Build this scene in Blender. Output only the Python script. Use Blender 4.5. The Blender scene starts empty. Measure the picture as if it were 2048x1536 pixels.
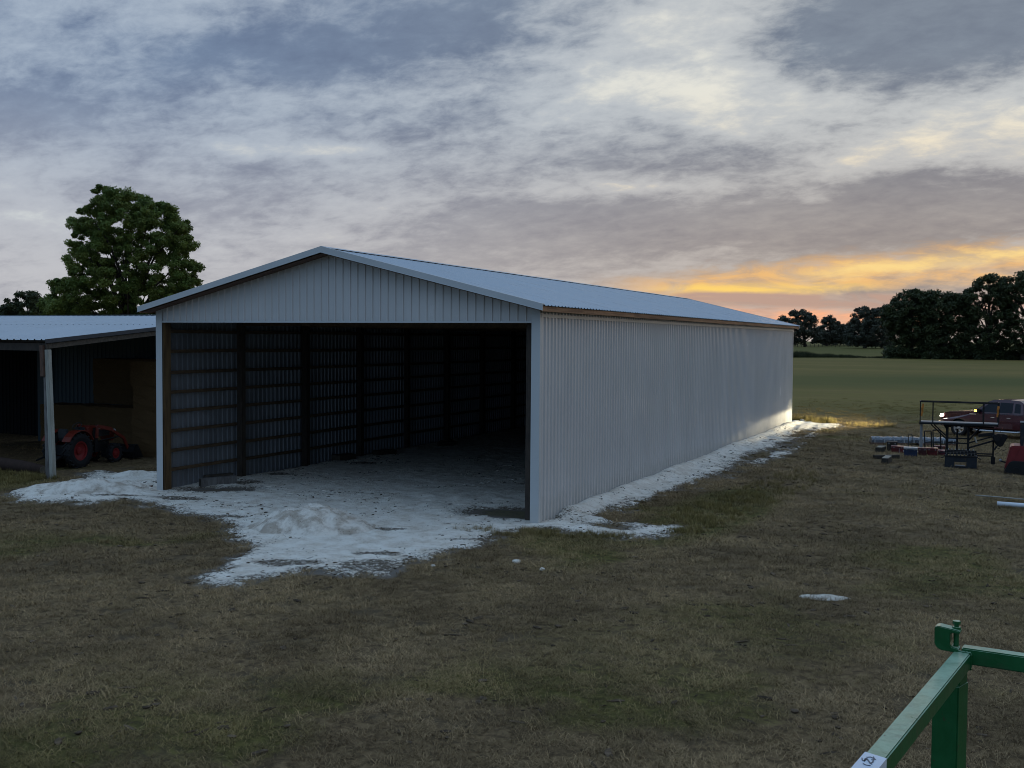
import bpy, bmesh, math, random
import numpy as np
from mathutils import Vector, Matrix, Euler

rng = np.random.default_rng(7)
random.seed(7)
S = bpy.context.scene
COL = S.collection
R_ = math.radians

# ------------------------------------------------------------------ camera
CX, CY, CZ = 22.4565, -23.9667, 4.5882
YAW, PITCH, ROLL, FPX = R_(24.6312), R_(2.4417), R_(0.4427), 2118.3
cam_d = bpy.data.cameras.new('camera')
cam_d.sensor_width = 36.0
cam_d.lens = FPX / 2048 * 36.0
cam_d.clip_start, cam_d.clip_end = 0.1, 9000
cam = bpy.data.objects.new('camera', cam_d)
COL.objects.link(cam)
_F = Vector((-math.sin(YAW) * math.cos(PITCH), math.cos(YAW) * math.cos(PITCH), -math.sin(PITCH)))
_r = Vector((math.cos(YAW), math.sin(YAW), 0))
_u = _r.cross(_F)
_R = _r * math.cos(ROLL) + _u * math.sin(ROLL)
_U = -_r * math.sin(ROLL) + _u * math.cos(ROLL)
cam.matrix_world = Matrix(((_R.x, _U.x, -_F.x, CX), (_R.y, _U.y, -_F.y, CY), (_R.z, _U.z, -_F.z, CZ), (0, 0, 0, 1)))
S.camera = cam

# ------------------------------------------------------------------ render / exposure
S.render.engine = 'CYCLES'
S.cycles.use_denoising = True
S.cycles.filter_width = 1.0
S.cycles.max_bounces = 6
S.cycles.diffuse_bounces = 1
S.cycles.glossy_bounces = 3
S.cycles.transmission_bounces = 4
S.cycles.transparent_max_bounces = 6
S.cycles.sample_clamp_indirect = 4.0
S.view_settings.view_transform = 'Standard'
S.view_settings.look = 'None'
S.view_settings.exposure = 0.0
S.view_settings.gamma = 1.0
S.view_settings.use_curve_mapping = False


def lin(r, g, b):
    f = lambda c: (c / 255 / 12.92) if c / 255 <= 0.04045 else ((c / 255 + 0.055) / 1.055) ** 2.4
    return (f(r), f(g), f(b))


# ------------------------------------------------------------------ small node language
class NT:
    """thin wrapper round a node tree: every method returns an output socket"""

    def __init__(self, nt):
        self.t, self.n, self.l = nt, nt.nodes, nt.links

    def put(self, sock, v):
        if hasattr(v, 'is_output') or isinstance(v, bpy.types.NodeSocket):
            self.l.new(v, sock)
        elif isinstance(v, (tuple, list)):
            sock.default_value = tuple(v) + ((1.0,) if len(v) == 3 and sock.type == 'RGBA' else ())
        else:
            sock.default_value = v

    def math(self, op, a, b=0.0, c=0.0, clamp=False):
        m = self.n.new('ShaderNodeMath'); m.operation = op; m.use_clamp = clamp
        for s, v in zip(m.inputs, (a, b, c)): self.put(s, v)
        return m.outputs[0]

    def add(self, a, b): return self.math('ADD', a, b)
    def sub(self, a, b): return self.math('SUBTRACT', a, b)
    def mul(self, a, b): return self.math('MULTIPLY', a, b)
    def mad(self, a, b, c): return self.math('MULTIPLY_ADD', a, b, c)

    def ss(self, v, lo, hi, a=0.0, b=1.0):
        m = self.n.new('ShaderNodeMapRange'); m.interpolation_type = 'SMOOTHSTEP'
        for s, x in zip(m.inputs, (v, lo, hi, a, b)): self.put(s, x)
        return m.outputs[0]

    def lr(self, v, lo, hi, a=0.0, b=1.0):
        m = self.n.new('ShaderNodeMapRange'); m.clamp = True
        for s, x in zip(m.inputs, (v, lo, hi, a, b)): self.put(s, x)
        return m.outputs[0]

    def mix(self, f, a, b, mode='MIX'):
        m = self.n.new('ShaderNodeMix'); m.data_type = 'RGBA'; m.blend_type = mode; m.clamp_factor = True
        self.put(m.inputs[0], f); self.put(m.inputs[6], a); self.put(m.inputs[7], b)
        return m.outputs[2]

    def noise(self, vec, scale, detail=4, rough=0.5, dist=0.0, kind='FBM'):
        m = self.n.new('ShaderNodeTexNoise'); m.noise_dimensions = '3D'
        try: m.noise_type = kind
        except Exception: pass
        if vec is not None: self.put(m.inputs['Vector'], vec)
        for k, v in (('Scale', scale), ('Detail', detail), ('Roughness', rough), ('Distortion', dist)):
            self.put(m.inputs[k], v)
        return m.outputs[0]

    def voro(self, vec, scale, feat='F1', out=0, rand=1.0):
        m = self.n.new('ShaderNodeTexVoronoi'); m.feature = feat
        if vec is not None: self.put(m.inputs['Vector'], vec)
        m.inputs['Scale'].default_value = scale; m.inputs['Randomness'].default_value = rand
        return m.outputs[out]

    def vmath(self, op, a, b=(0, 0, 0)):
        m = self.n.new('ShaderNodeVectorMath'); m.operation = op
        self.put(m.inputs[0], a)
        if op == 'SCALE': self.put(m.inputs[3], b)
        else: self.put(m.inputs[1], b)
        return m.outputs[0]

    def xyz(self, x, y, z):
        m = self.n.new('ShaderNodeCombineXYZ')
        for s, v in zip(m.inputs, (x, y, z)): self.put(s, v)
        return m.outputs[0]

    def sep(self, v):
        m = self.n.new('ShaderNodeSeparateXYZ'); self.put(m.inputs[0], v); return m.outputs

    def coord(self, name='Object'):
        return self.n.new('ShaderNodeTexCoord').outputs[name]

    def pos(self):
        return self.n.new('ShaderNodeNewGeometry').outputs['Position']

    def attr(self, name, kind='GEOMETRY', out='Fac'):
        m = self.n.new('ShaderNodeAttribute'); m.attribute_type = kind; m.attribute_name = name
        return m.outputs[out]

    def rnd(self):
        return self.n.new('ShaderNodeObjectInfo').outputs['Random']

    def bump(self, h, strength=0.3, dist=0.02):
        m = self.n.new('ShaderNodeBump')
        self.put(m.inputs['Height'], h); m.inputs['Strength'].default_value = strength; m.inputs['Distance'].default_value = dist
        return m.outputs[0]


# ------------------------------------------------------------------ sky
def px_dir(u, v):
    return (_F + _R * ((u - 1024) / FPX) - _U * ((v - 768) / FPX)).normalized()

AZ0 = -YAW
def px_azel(u, v):
    d = px_dir(u, v)
    return math.atan2(d.x, d.y) - AZ0, math.asin(d.z)

world = bpy.data.worlds.new('World')
S.world = world
world.use_nodes = True
world.node_tree.nodes.clear()
SUN_AZ, SUN_EL = math.atan2(px_dir(1750, 560).x, px_dir(1750, 560).y), R_(2.5)

def build_sky():
    w = NT(world.node_tree)
    d = w.coord('Generated')
    x, y, z = w.sep(d)
    az = w.sub(w.math('ARCTAN2', x, y), AZ0)
    el = w.math('ARCSINE', z)
    zc = w.math('MAXIMUM', z, -0.06)
    # cloud deck seen in perspective
    ca, sa = math.cos(AZ0), math.sin(AZ0)
    inv = w.math('DIVIDE', 1.0, w.add(zc, 0.30))
    pr = w.mul(w.sub(w.mul(x, ca), w.mul(y, sa)), inv)      # across the view
    pf = w.mul(w.add(w.mul(x, sa), w.mul(y, ca)), inv)      # along the view
    p = w.xyz(w.mad(pf, 0.30, pr), w.mul(pf, 1.15), 0.0)
    n1 = w.noise(p, 2.1, 8, 0.52, 0.2)
    n2 = w.noise(w.vmath('ADD', p, (7.3, 2.1, 1.0)), 5.4, 9, 0.60, 0.2)
    n3 = w.noise(w.vmath('ADD', p, (1.7, 9.4, 3.0)), 16.0, 8, 0.64, 0.25)

    def blob(u, v, ru, rv, amp, tilt=0.0):
        a0, e0 = px_azel(u, v)
        da, de = w.sub(az, a0), w.sub(el, e0)
        ct, st = math.cos(tilt), math.sin(tilt)
        a = w.mul(w.add(w.mul(da, ct), w.mul(de, st)), FPX / ru)
        b = w.mul(w.sub(w.mul(de, ct), w.mul(da, st)), FPX / rv)
        r2 = w.add(w.mul(a, a), w.mul(b, b))
        return w.mul(w.math('EXPONENT', w.mul(r2, -1.0)), amp)

    bias = None
    for args in BLOBS:
        g = blob(*args[:4], args[4] * (0.85 if args[4] < 0 else 1.05), *args[5:])
        bias = g if bias is None else w.add(bias, g)
    cov = w.add(w.mul(w.sub(n1, 0.5), 3.6), w.mul(w.sub(n2, 0.5), 2.3))
    cov = w.add(cov, w.mul(w.sub(n3, 0.5), 2.0))
    m = w.add(cov, bias)                       # high = bright gap / thin cloud
    gap = w.ss(m, -0.75, 0.80)
    core = w.ss(m, 0.60, 1.75)

    # colours of the thick and of the thin cloud by height and by nearness to the sunset
    west = w.ss(az, -0.42, 0.36)
    eln = w.lr(el, 0.0, R_(19))
    thick = w.mix(w.ss(el, R_(0.5), R_(15)), w.mix(west, lin(180, 180, 185), lin(168, 155, 146)),
                  w.mix(west, lin(114, 133, 161), lin(126, 136, 150)))
    thin = w.mix(w.ss(el, R_(1.5), R_(13)), w.mix(west, lin(192, 192, 196), lin(192, 180, 170)),
                 w.mix(west, lin(166, 180, 197), lin(196, 199, 200)))
    hot = w.mix(west, lin(206, 211, 212), w.mix(w.ss(el, R_(6), R_(14)), lin(246, 226, 190), lin(232, 230, 219)))
    mot = w.add(1.0, w.add(w.mul(w.sub(n2, 0.5), 0.55), w.mul(w.sub(n3, 0.5), 0.50)))
    thick = w.mix(1.0, thick, w.xyz(mot, mot, w.mad(mot, 0.8, 0.2)), 'MULTIPLY')
    c = w.mix(gap, thick, thin)
    c = w.mix(core, c, hot)
    # sunset strip under the cloud deck
    def strip(pts, half, soft, wob, amp):
        (a0, e0), (a1, e1) = [px_azel(*q) for q in pts]
        k = (e1 - e0) / (a1 - a0)
        line = w.mad(az, k, e0 - k * a0)
        dv = w.sub(el, line)
        dv = w.add(dv, w.mul(w.sub(n2, 0.5), wob))
        dv = w.add(dv, w.mul(w.sub(n3, 0.5), wob * 0.6))
        return w.math('SUBTRACT', 1.0, w.ss(w.math('ABSOLUTE', dv), half - soft, half + soft))
    wisp = w.noise(w.xyz(w.mad(el, 1.5, w.mul(az, 1.8)), w.mul(el, 8.0), 0.0), 7.0, 7, 0.6, 1.0)
    for pts, half, soft, wob, ulo, uhi, col, k in STRIPS:
        s = strip(pts, half / FPX, soft / FPX, wob / FPX, 1.0)
        alo, ahi = px_azel(ulo[0], 600)[0], px_azel(ulo[1], 600)[0]
        s = w.mul(s, w.ss(az, alo, ahi))
        if uhi:
            s = w.mul(s, w.ss(az, px_azel(uhi[0], 600)[0], px_azel(uhi[1], 600)[0], 1.0, 0.0))
        s = w.mul(s, w.mul(k, w.ss(wisp, 0.34, 0.60, 0.40, 1.0)))
        c = w.mix(s, c, col)
    # dusk sky overhead and behind the camera: clearer and bluer
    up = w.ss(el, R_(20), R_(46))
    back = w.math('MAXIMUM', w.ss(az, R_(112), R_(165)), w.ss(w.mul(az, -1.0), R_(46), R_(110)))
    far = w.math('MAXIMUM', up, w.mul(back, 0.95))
    sky = w.n.new('ShaderNodeTexSky'); sky.sky_type = 'NISHITA'; sky.sun_disc = False
    sky.sun_elevation = SUN_EL; sky.sun_rotation = SUN_AZ; sky.altitude = 60
    ns = w.mix(1.0, sky.outputs[0], (0.12, 0.12, 0.12), 'MULTIPLY')
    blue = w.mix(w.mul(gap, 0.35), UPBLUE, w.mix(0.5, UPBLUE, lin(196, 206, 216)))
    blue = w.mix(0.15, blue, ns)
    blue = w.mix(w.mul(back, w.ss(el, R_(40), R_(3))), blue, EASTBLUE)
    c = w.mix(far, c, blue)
    # below the horizon
    c = w.mix(w.ss(el, R_(-0.6), R_(-3)), c, (0.05, 0.05, 0.04))
    bg = w.n.new('ShaderNodeBackground'); w.l.new(c, bg.inputs[0]); bg.inputs[1].default_value = 1.0
    out = w.n.new('ShaderNodeOutputWorld'); w.l.new(bg.outputs[0], out.inputs[0])

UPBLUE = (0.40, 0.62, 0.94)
EASTBLUE = (0.105, 0.195, 0.32)
BLOBS = [
    # u, v, half width, half height (photo px), amount (+ bright, - dark), tilt
    (1330, 160, 340, 100, 0.75, 0.10), (1480, 185, 240, 75, 0.45, -0.1), (1250, 40, 130, 30, 0.5, 0), (1960, 245, 260, 80, 0.85, 0.12),
    (1180, 250, 180, 40, 0.30, -0.1), (1420, 60, 150, 60, 0.35, 0),
    (1640, 60, 120, 75, -0.9, 0), (1860, 70, 270, 95, -0.8, 0.05), (1000, 70, 330, 85, -0.55, 0), (560, 110, 330, 90, -0.40, 0.05),
    (170, 250, 260, 45, -0.80, -0.16), (60, 190, 160, 50, -0.35, 0), (1300, 250, 150, 26, -0.75, -0.3), (1230, 320, 220, 28, -0.5, 0.05),
    (480, 300, 160, 18, 0.80, 0.03), (720, 300, 170, 16, 0.55, -0.05), (560, 195, 160, 20, 0.50, 0), (870, 275, 150, 22, 0.35, 0.05),
    (80, 437, 110, 26, 0.95, 0.05), (1180, 378, 190, 18, 0.75, 0.03), (1360, 375, 120, 16, 0.6, 0), (1620, 398, 40, 14, 1.1, 0),
    (430, 497, 28, 8, 0.9, -0.1), (640, 470, 120, 14, 0.5, 0.03), (1250, 455, 440, 60, -1.1, 0), (1750, 440, 440, 70, -1.1, 0),
    (1600, 300, 260, 45, -0.55, 0.25), (2000, 340, 200, 50, -0.4, 0.1), (1750, 300, 120, 20, 0.35, 0.3), (300, 30, 300, 40, 0.25, 0),
    (800, 560, 900, 50, -0.1, 0), (300, 340, 320, 30, 0.25, 0), (850, 200, 120, 22, 0.3, -0.15),
]
STRIPS = [
    # two points on its line, half height, softness, wobble, fade-in u, fade-out u, colour, strength
    (((1300, 578), (2040, 522)), 28, 22, 70, (1130, 1420), None, lin(248, 192, 118), 0.85),
    (((1400, 572), (2040, 505)), 10, 10, 40, (1500, 1750), None, lin(253, 220, 146), 0.9),
    (((1250, 583), (1800, 573)), 9, 7, 22, (1250, 1420), (1620, 1800), lin(254, 212, 116), 1.05),
    (((1400, 597), (1800, 603)), 13, 5, 10, (1200, 1420), (2000, 2200), lin(190, 158, 142), 1.1),
    (((1400, 629), (1800, 640)), 15, 10, 16, (1330, 1480), (1800, 1950), lin(252, 182, 140), 1.1),
]
build_sky()
sun_d = bpy.data.lights.new('sun', 'SUN'); sun_d.energy = 0.10; sun_d.angle = R_(12); sun_d.color = (1.0, 0.72, 0.45)
sun = bpy.data.objects.new('sun', sun_d); COL.objects.link(sun)
_sd = Vector((math.sin(SUN_AZ) * math.cos(SUN_EL), math.cos(SUN_AZ) * math.cos(SUN_EL), math.sin(SUN_EL)))
sun.rotation_euler = _sd.to_track_quat('Z', 'Y').to_euler()

# ------------------------------------------------------------------ helpers: meshes and objects
class MB:
    """collects shapes; build() links them as ONE mesh object"""

    def __init__(self):
        self.v, self.f, self.mi = [], [], []

    def add(self, vs, fs, m=0):
        o = len(self.v)
        self.v += [tuple(p) for p in vs]
        self.f += [tuple(i + o for i in q) for q in fs]
        self.mi += [m] * len(fs)
        return self

    def box(self, x0, x1, y0, y1, z0, z1, m=0):
        vs = [(x, y, z) for z in (z0, z1) for y in (y0, y1) for x in (x0, x1)]
        return self.add(vs, [(0, 2, 3, 1), (4, 5, 7, 6), (0, 1, 5, 4), (2, 6, 7, 3), (0, 4, 6, 2), (1, 3, 7, 5)], m)

    def bar(self, p, q, w, h, up=(0, 0, 1), m=0):
        p, q = Vector(p), Vector(q); d = (q - p).normalized(); up = Vector(up)
        s = d.cross(up)
        if s.length < 1e-4: s = d.cross(Vector((1, 0, 0)))
        s.normalize(); t = s.cross(d).normalized()
        vs = [a + s * (i * w / 2) + t * (j * h / 2) for a in (p, q) for i, j in ((-1, -1), (1, -1), (1, 1), (-1, 1))]
        return self.add(vs, [(0, 1, 2, 3), (7, 6, 5, 4), (0, 4, 5, 1), (1, 5, 6, 2), (2, 6, 7, 3), (3, 7, 4, 0)], m)

    def tube(self, pts, r, n=8, caps=True, m=0):
        pts = [Vector(p) for p in pts]
        rs = r if isinstance(r, (list, tuple)) else [r] * len(pts)
        vs = []; prev = None
        for i, p in enumerate(pts):
            d = (pts[min(i + 1, len(pts) - 1)] - pts[max(i - 1, 0)]).normalized()
            a = prev if prev is not None else (Vector((0, 0, 1)) if abs(d.z) < 0.9 else Vector((1, 0, 0)))
            s = (a - d * a.dot(d)).normalized(); prev = s
            t = d.cross(s)
            for k in range(n):
                c = 2 * math.pi * k / n
                vs.append(p + (s * math.cos(c) + t * math.sin(c)) * rs[i])
        fs = [(i * n + k, i * n + (k + 1) % n, (i + 1) * n + (k + 1) % n, (i + 1) * n + k)
              for i in range(len(pts) - 1) for k in range(n)]
        if caps:
            fs.append(tuple(reversed(range(n)))); fs.append(tuple(range((len(pts) - 1) * n, len(pts) * n)))
        return self.add(vs, fs, m)

    def prism(self, poly, fn, a, b, m=0):
        """poly (list of 2-D points) swept from a to b; fn(p, q, t) -> xyz; a/b may be functions of the point index"""
        n = len(poly)
        A = a if callable(a) else (lambda i: a)
        B = b if callable(b) else (lambda i: b)
        vs = [fn(p[0], p[1], A(i)) for i, p in enumerate(poly)] + [fn(p[0], p[1], B(i)) for i, p in enumerate(poly)]
        fs = [tuple(range(n)), tuple(reversed(range(n, 2 * n)))]
        fs += [(i, i + n, (i + 1) % n + n, (i + 1) % n) for i in range(n)]
        return self.add(vs, fs, m)

    def lathe(self, prof, c, axis='y', n=24, m=0):
        """prof: list of (radius, along); closed ring profile"""
        vs = []
        for k in range(n):
            a = 2 * math.pi * k / n
            for r, t in prof:
                x, y = r * math.cos(a), r * math.sin(a)
                p = {'y': (x, t, y), 'x': (t, x, y), 'z': (x, y, t)}[axis]
                vs.append((p[0] + c[0], p[1] + c[1], p[2] + c[2]))
        L = len(prof)
        fs = [(k * L + i, k * L + (i + 1) % L, ((k + 1) % n) * L + (i + 1) % L, ((k + 1) % n) * L + i)
              for k in range(n) for i in range(L)]
        return self.add(vs, fs, m)

    def mesh(self, name, mats, smooth=False):
        me = bpy.data.meshes.new(name)
        me.from_pydata(self.v, [], self.f)
        for mt in (mats if isinstance(mats, (list, tuple)) else [mats]):
            me.materials.append(mt)
        if any(self.mi): me.polygons.foreach_set('material_index', self.mi)
        bm = bmesh.new(); bm.from_mesh(me); bmesh.ops.recalc_face_normals(bm, faces=bm.faces); bm.to_mesh(me); bm.free()
        if smooth: me.polygons.foreach_set('use_smooth', [True] * len(me.polygons))
        me.update()
        return me

    def build(self, name, mats, parent=None, smooth=False, bevel=0.0, seg=2):
        me = self.mesh(name, mats, smooth)
        if bevel:
            bm = bmesh.new(); bm.from_mesh(me)
            bmesh.ops.remove_doubles(bm, verts=bm.verts, dist=1e-5)
            es = [e for e in bm.edges if len(e.link_faces) == 2 and e.calc_face_angle(0) > 0.5]
            bmesh.ops.bevel(bm, geom=es, offset=bevel, segments=seg, affect='EDGES', clamp_overlap=True)
            bm.to_mesh(me); bm.free()
        return put(name, me, parent)


def put(name, me, parent=None):
    o = bpy.data.objects.new(name, me); COL.objects.link(o)
    if parent is not None: o.parent = parent
    return o

def tag(o, label=None, cat=None, group=None, kind=None):
    for k, v in (('label', label), ('category', cat), ('group', group), ('kind', kind)):
        if v: o[k] = v
    return o

def thing(name, label, cat, loc=(0, 0, 0), rz=0.0, group=None):
    o = bpy.data.objects.new(name, None); COL.objects.link(o)
    o.location = loc; o.rotation_euler = (0, 0, rz); o.empty_display_size = 0.2
    return tag(o, label, cat, group)

def copy_tree(o, loc=None, rz=None, label=None, parent=None):
    c = o.copy(); COL.objects.link(c)
    if parent is not None: c.parent = parent
    if loc is not None: c.location = loc
    if rz is not None: c.rotation_euler = (0, 0, rz)
    if label: c['label'] = label
    for ch in [k for k in o.children]:
        copy_tree(ch, parent=c)
    return c

def np_mesh(name, V, Fq, mat, attrs=None, smooth=False):
    """big quad meshes straight from numpy"""
    me = bpy.data.meshes.new(name)
    nv, nf = len(V), len(Fq); k = Fq.shape[1]
    me.vertices.add(nv); me.vertices.foreach_set('co', np.ascontiguousarray(V, np.float32).ravel())
    me.loops.add(nf * k); me.loops.foreach_set('vertex_index', np.ascontiguousarray(Fq, np.int32).ravel())
    me.polygons.add(nf); me.polygons.foreach_set('loop_start', np.arange(0, nf * k, k, dtype=np.int32))
    if smooth: me.polygons.foreach_set('use_smooth', np.ones(nf, bool))
    for an, av in (attrs or {}).items():
        a = me.attributes.new(an, 'FLOAT', 'POINT'); a.data.foreach_set('value', np.ascontiguousarray(av, np.float32))
    me.update(calc_edges=True); me.validate()
    if mat: me.materials.append(mat)
    return me

# numpy value noise
def _hash(ix, iy, s):
    h = (ix.astype(np.int64) * 374761393 + iy.astype(np.int64) * 668265263 + s * 1274126177) & 0x7fffffff
    h = ((h ^ (h >> 13)) * 1274126177) & 0x7fffffff
    return ((h ^ (h >> 16)) & 0xffff) / 65535.0

def vnoise(x, y, s=0):
    ix, iy = np.floor(x), np.floor(y); fx, fy = x - ix, y - iy
    fx, fy = fx * fx * (3 - 2 * fx), fy * fy * (3 - 2 * fy)
    a, b, c, d = _hash(ix, iy, s), _hash(ix + 1, iy, s), _hash(ix, iy + 1, s), _hash(ix + 1, iy + 1, s)
    return (a * (1 - fx) + b * fx) * (1 - fy) + (c * (1 - fx) + d * fx) * fy

def fbm(x, y, s=0, o=4):
    t, a, n = 0, 0.5, 0
    for i in range(o):
        t = t + a * vnoise(x * 2 ** i + 13.7 * i, y * 2 ** i + 7.1 * i, s + i); n += a; a *= 0.5
    return t / n

def sstep(x, a, b):
    t = np.clip((x - a) / (b - a), 0, 1); return t * t * (3 - 2 * t)

CAMP = Vector((CX, CY, CZ))
def gpx(u, v, z=0.0):
    d = px_dir(u, v); t = (z - CZ) / d.z
    p = CAMP + d * t
    return p.x, p.y
def apx(u, D):
    """ground point seen in column u at depth D"""
    d = _F + _R * ((u - 1024) / FPX); d = d / 1.0
    return CX + d.x * D, CY + d.y * D
def zpx(v, D, u=1024):
    hz = 679 + (u - 1024) * 0.0077
    return CZ + (hz - v) * D / FPX

# ------------------------------------------------------------------ materials
def new_mat(name):
    m = bpy.data.materials.new(name); m.use_nodes = True
    t = NT(m.node_tree); b = m.node_tree.nodes['Principled BSDF']
    return m, t, b

def simple(name, col, rough=0.5, metal=0.0, var=0.12, scale=6.0, bump=0.0, spec=0.5, dirt=None, dirt_amt=0.0, coat=0.0):
    m, t, b = new_mat(name)
    c = t.coord('Object')
    n = t.noise(c, scale, 5, 0.6)
    k = t.lr(n, 0.3, 0.7, 1 - var, 1 + var)
    colr = t.mix(1.0, col, t.xyz(k, k, k), 'MULTIPLY')
    if dirt:
        n2 = t.noise(c, scale * 0.6, 6, 0.65)
        colr = t.mix(t.ss(n2, 0.62 - dirt_amt, 0.75 - dirt_amt * 0.4), colr, dirt)
    t.put(b.inputs['Base Color'], colr)
    t.put(b.inputs['Roughness'], t.lr(n, 0.3, 0.7, max(0.03, rough - 0.08), min(1, rough + 0.08)))
    b.inputs['Metallic'].default_value = metal
    b.inputs['Specular IOR Level'].default_value = spec
    if coat: b.inputs['Coat Weight'].default_value = coat; b.inputs['Coat Roughness'].default_value = 0.06
    if bump: t.put(b.inputs['Normal'], t.bump(t.noise(c, scale * 4, 4, 0.6), 0.4, bump))
    return m

def wood(name, col, dark, stretch=(1, 1, 1), scale=9.0, rough=0.75):
    m, t, b = new_mat(name)
    c = t.vmath('MULTIPLY', t.coord('Object'), stretch)
    n = t.noise(c, scale, 6, 0.6, 0.6)
    r = t.rnd()
    colr = t.mix(t.ss(n, 0.35, 0.68), col, dark)
    k = t.lr(r, 0, 1, 0.78, 1.18)
    colr = t.mix(1.0, colr, t.xyz(k, k, k), 'MULTIPLY')
    t.put(b.inputs['Base Color'], colr); b.inputs['Roughness'].default_value = rough
    t.put(b.inputs['Normal'], t.bump(n, 0.35, 0.006))
    return m

M = {}
def panel_mat(name, col, rough, spec=0.5, wear=0.06, dirt=(0.42, 0.40, 0.36), foot=0.0):
    """painted ribbed sheet steel: each sheet a touch different, oil-canning, dust near its foot"""
    m, t, b = new_mat(name)
    c = t.coord('Object'); r = t.rnd(); w_ = t.pos()
    n = t.noise(t.vmath('MULTIPLY', w_, (1, 1, 0.35)), 0.9, 5, 0.6)
    k = t.add(t.lr(r, 0, 1, 1 - wear * 0.5, 1 + wear * 0.5), t.lr(n, 0.3, 0.7, -wear, wear))
    colr = t.mix(1.0, col, t.xyz(k, k, k), 'MULTIPLY')
    if foot:
        z = t.sep(w_)[2]
        d = t.add(z, t.mul(t.noise(w_, 3.0, 5, 0.65), -0.9))
        colr = t.mix(t.ss(d, 0.35, -0.35, 0.0, foot), colr, dirt)
    t.put(b.inputs['Base Color'], colr)
    t.put(b.inputs['Roughness'], t.lr(n, 0.3, 0.7, rough - 0.06, rough + 0.08))
    b.inputs['Specular IOR Level'].default_value = spec
    wob = t.noise(t.vmath('MULTIPLY', w_, (1, 1, 0.5)), 1.6, 3, 0.5)
    t.put(b.inputs['Normal'], t.bump(wob, 0.14, 0.03))
    return m

M['white_steel'] = panel_mat('white_steel', (0.58, 0.565, 0.555), 0.20, 0.5, 0.045, foot=0.55)
M['roof_steel'] = panel_mat('roof_steel', (0.44, 0.49, 0.54), 0.30, 0.5, 0.03)
M['trim_steel'] = panel_mat('trim_steel', (0.50, 0.52, 0.53), 0.36, 0.5, 0.04, foot=0.3)
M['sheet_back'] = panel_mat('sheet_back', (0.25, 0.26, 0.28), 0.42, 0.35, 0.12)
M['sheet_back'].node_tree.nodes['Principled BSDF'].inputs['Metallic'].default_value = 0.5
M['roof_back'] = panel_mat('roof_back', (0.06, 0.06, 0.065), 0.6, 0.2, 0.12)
M['blue_steel'] = panel_mat('blue_steel', (0.014, 0.040, 0.056), 0.45, 0.4, 0.12)
M['lumber'] = wood('lumber', (0.125, 0.08, 0.042), (0.065, 0.04, 0.022), (1, 0.25, 1))
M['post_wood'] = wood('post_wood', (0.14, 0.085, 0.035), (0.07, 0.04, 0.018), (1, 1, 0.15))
M['fascia_wood'] = wood('fascia_wood', (0.34, 0.19, 0.10), (0.17, 0.085, 0.042), (1, 0.12, 2.5), 7)
M['old_wood'] = wood('old_wood', (0.21, 0.20, 0.19), (0.11, 0.10, 0.095), (1, 1, 0.2))
M['pale_post'] = wood('pale_post', (0.44, 0.43, 0.37), (0.33, 0.32, 0.27), (1, 1, 0.15))
M['brown_wood'] = wood('brown_wood', (0.14, 0.075, 0.05), (0.08, 0.045, 0.03), (1, 1, 0.3))
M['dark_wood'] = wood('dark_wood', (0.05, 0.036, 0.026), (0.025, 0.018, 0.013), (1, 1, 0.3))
M['timber'] = wood('timber', (0.075, 0.06, 0.045), (0.035, 0.028, 0.02), (0.3, 1, 1))
M['timber_dark'] = wood('timber_dark', (0.030, 0.025, 0.018), (0.016, 0.013, 0.010), (1, 1, 1), 6)
M['timber_lit'] = wood('timber_lit', (0.30, 0.27, 0.21), (0.19, 0.165, 0.125), (1, 0.3, 1))  # pale tone for timber tops, sky light put into the colour
M['timber_end'] = wood('timber_end', (0.12, 0.10, 0.075), (0.07, 0.058, 0.042), (1, 1, 1), 5)
M['hay'] = simple('hay', (0.115, 0.068, 0.030), 0.9, 0, 0.45, 30, 0.03, 0.2)
M['rubber'] = simple('rubber', (0.012, 0.012, 0.013), 0.75, 0, 0.3, 9, 0.004, 0.3)
M['black_steel'] = simple('black_steel', (0.009, 0.009, 0.010), 0.6, 0.0, 0.3, 8, 0, 0.25, (0.05, 0.035, 0.025), 0.06)
M['dark_blue_steel'] = simple('dark_blue_steel', (0.016, 0.020, 0.026), 0.55, 0.0, 0.3, 8, 0, 0.3, (0.06, 0.045, 0.035), 0.1)
M['grey_steel'] = simple('grey_steel', (0.24, 0.25, 0.26), 0.45, 0.3, 0.15)
M['deck_alu'] = simple('deck_alu', (0.25, 0.25, 0.25), 0.5, 0.2, 0.15, 5, 0, 0.5, (0.22, 0.2, 0.17), 0.05)
M['truck_paint'] = simple('truck_paint', (0.055, 0.002, 0.010), 0.22, 0.0, 0.06, 3, 0, 0.5, (0.09, 0.03, 0.025), 0.0, coat=1.0)
M['chrome'] = simple('chrome', (0.62, 0.63, 0.65), 0.16, 1.0, 0.05)
M['black_plastic'] = simple('black_plastic', (0.016, 0.016, 0.018), 0.55, 0, 0.2)
M['rim_alloy'] = simple('rim_alloy', (0.55, 0.56, 0.58), 0.3, 0.7, 0.06)
M['glass_dark'] = simple('glass_dark', (0.006, 0.008, 0.013), 0.06, 0.0, 0.05, 3, 0, 0.3)
M['tractor_red'] = simple('tractor_red', (0.15, 0.02, 0.011), 0.42, 0, 0.15, 5, 0, 0.5, (0.16, 0.06, 0.04), 0.05)
M['loader_red'] = simple('loader_red', (0.17, 0.013, 0.015), 0.4, 0, 0.12, 4, 0, 0.5, (0.12, 0.05, 0.04), 0.05)
M['red_rim'] = simple('red_rim', (0.22, 0.013, 0.014), 0.45, 0, 0.15, 5, 0, 0.5, (0.14, 0.05, 0.03), 0.05)
M['red_box'] = simple('red_box', (0.12, 0.013, 0.015), 0.4, 0, 0.15, 5)
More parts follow.
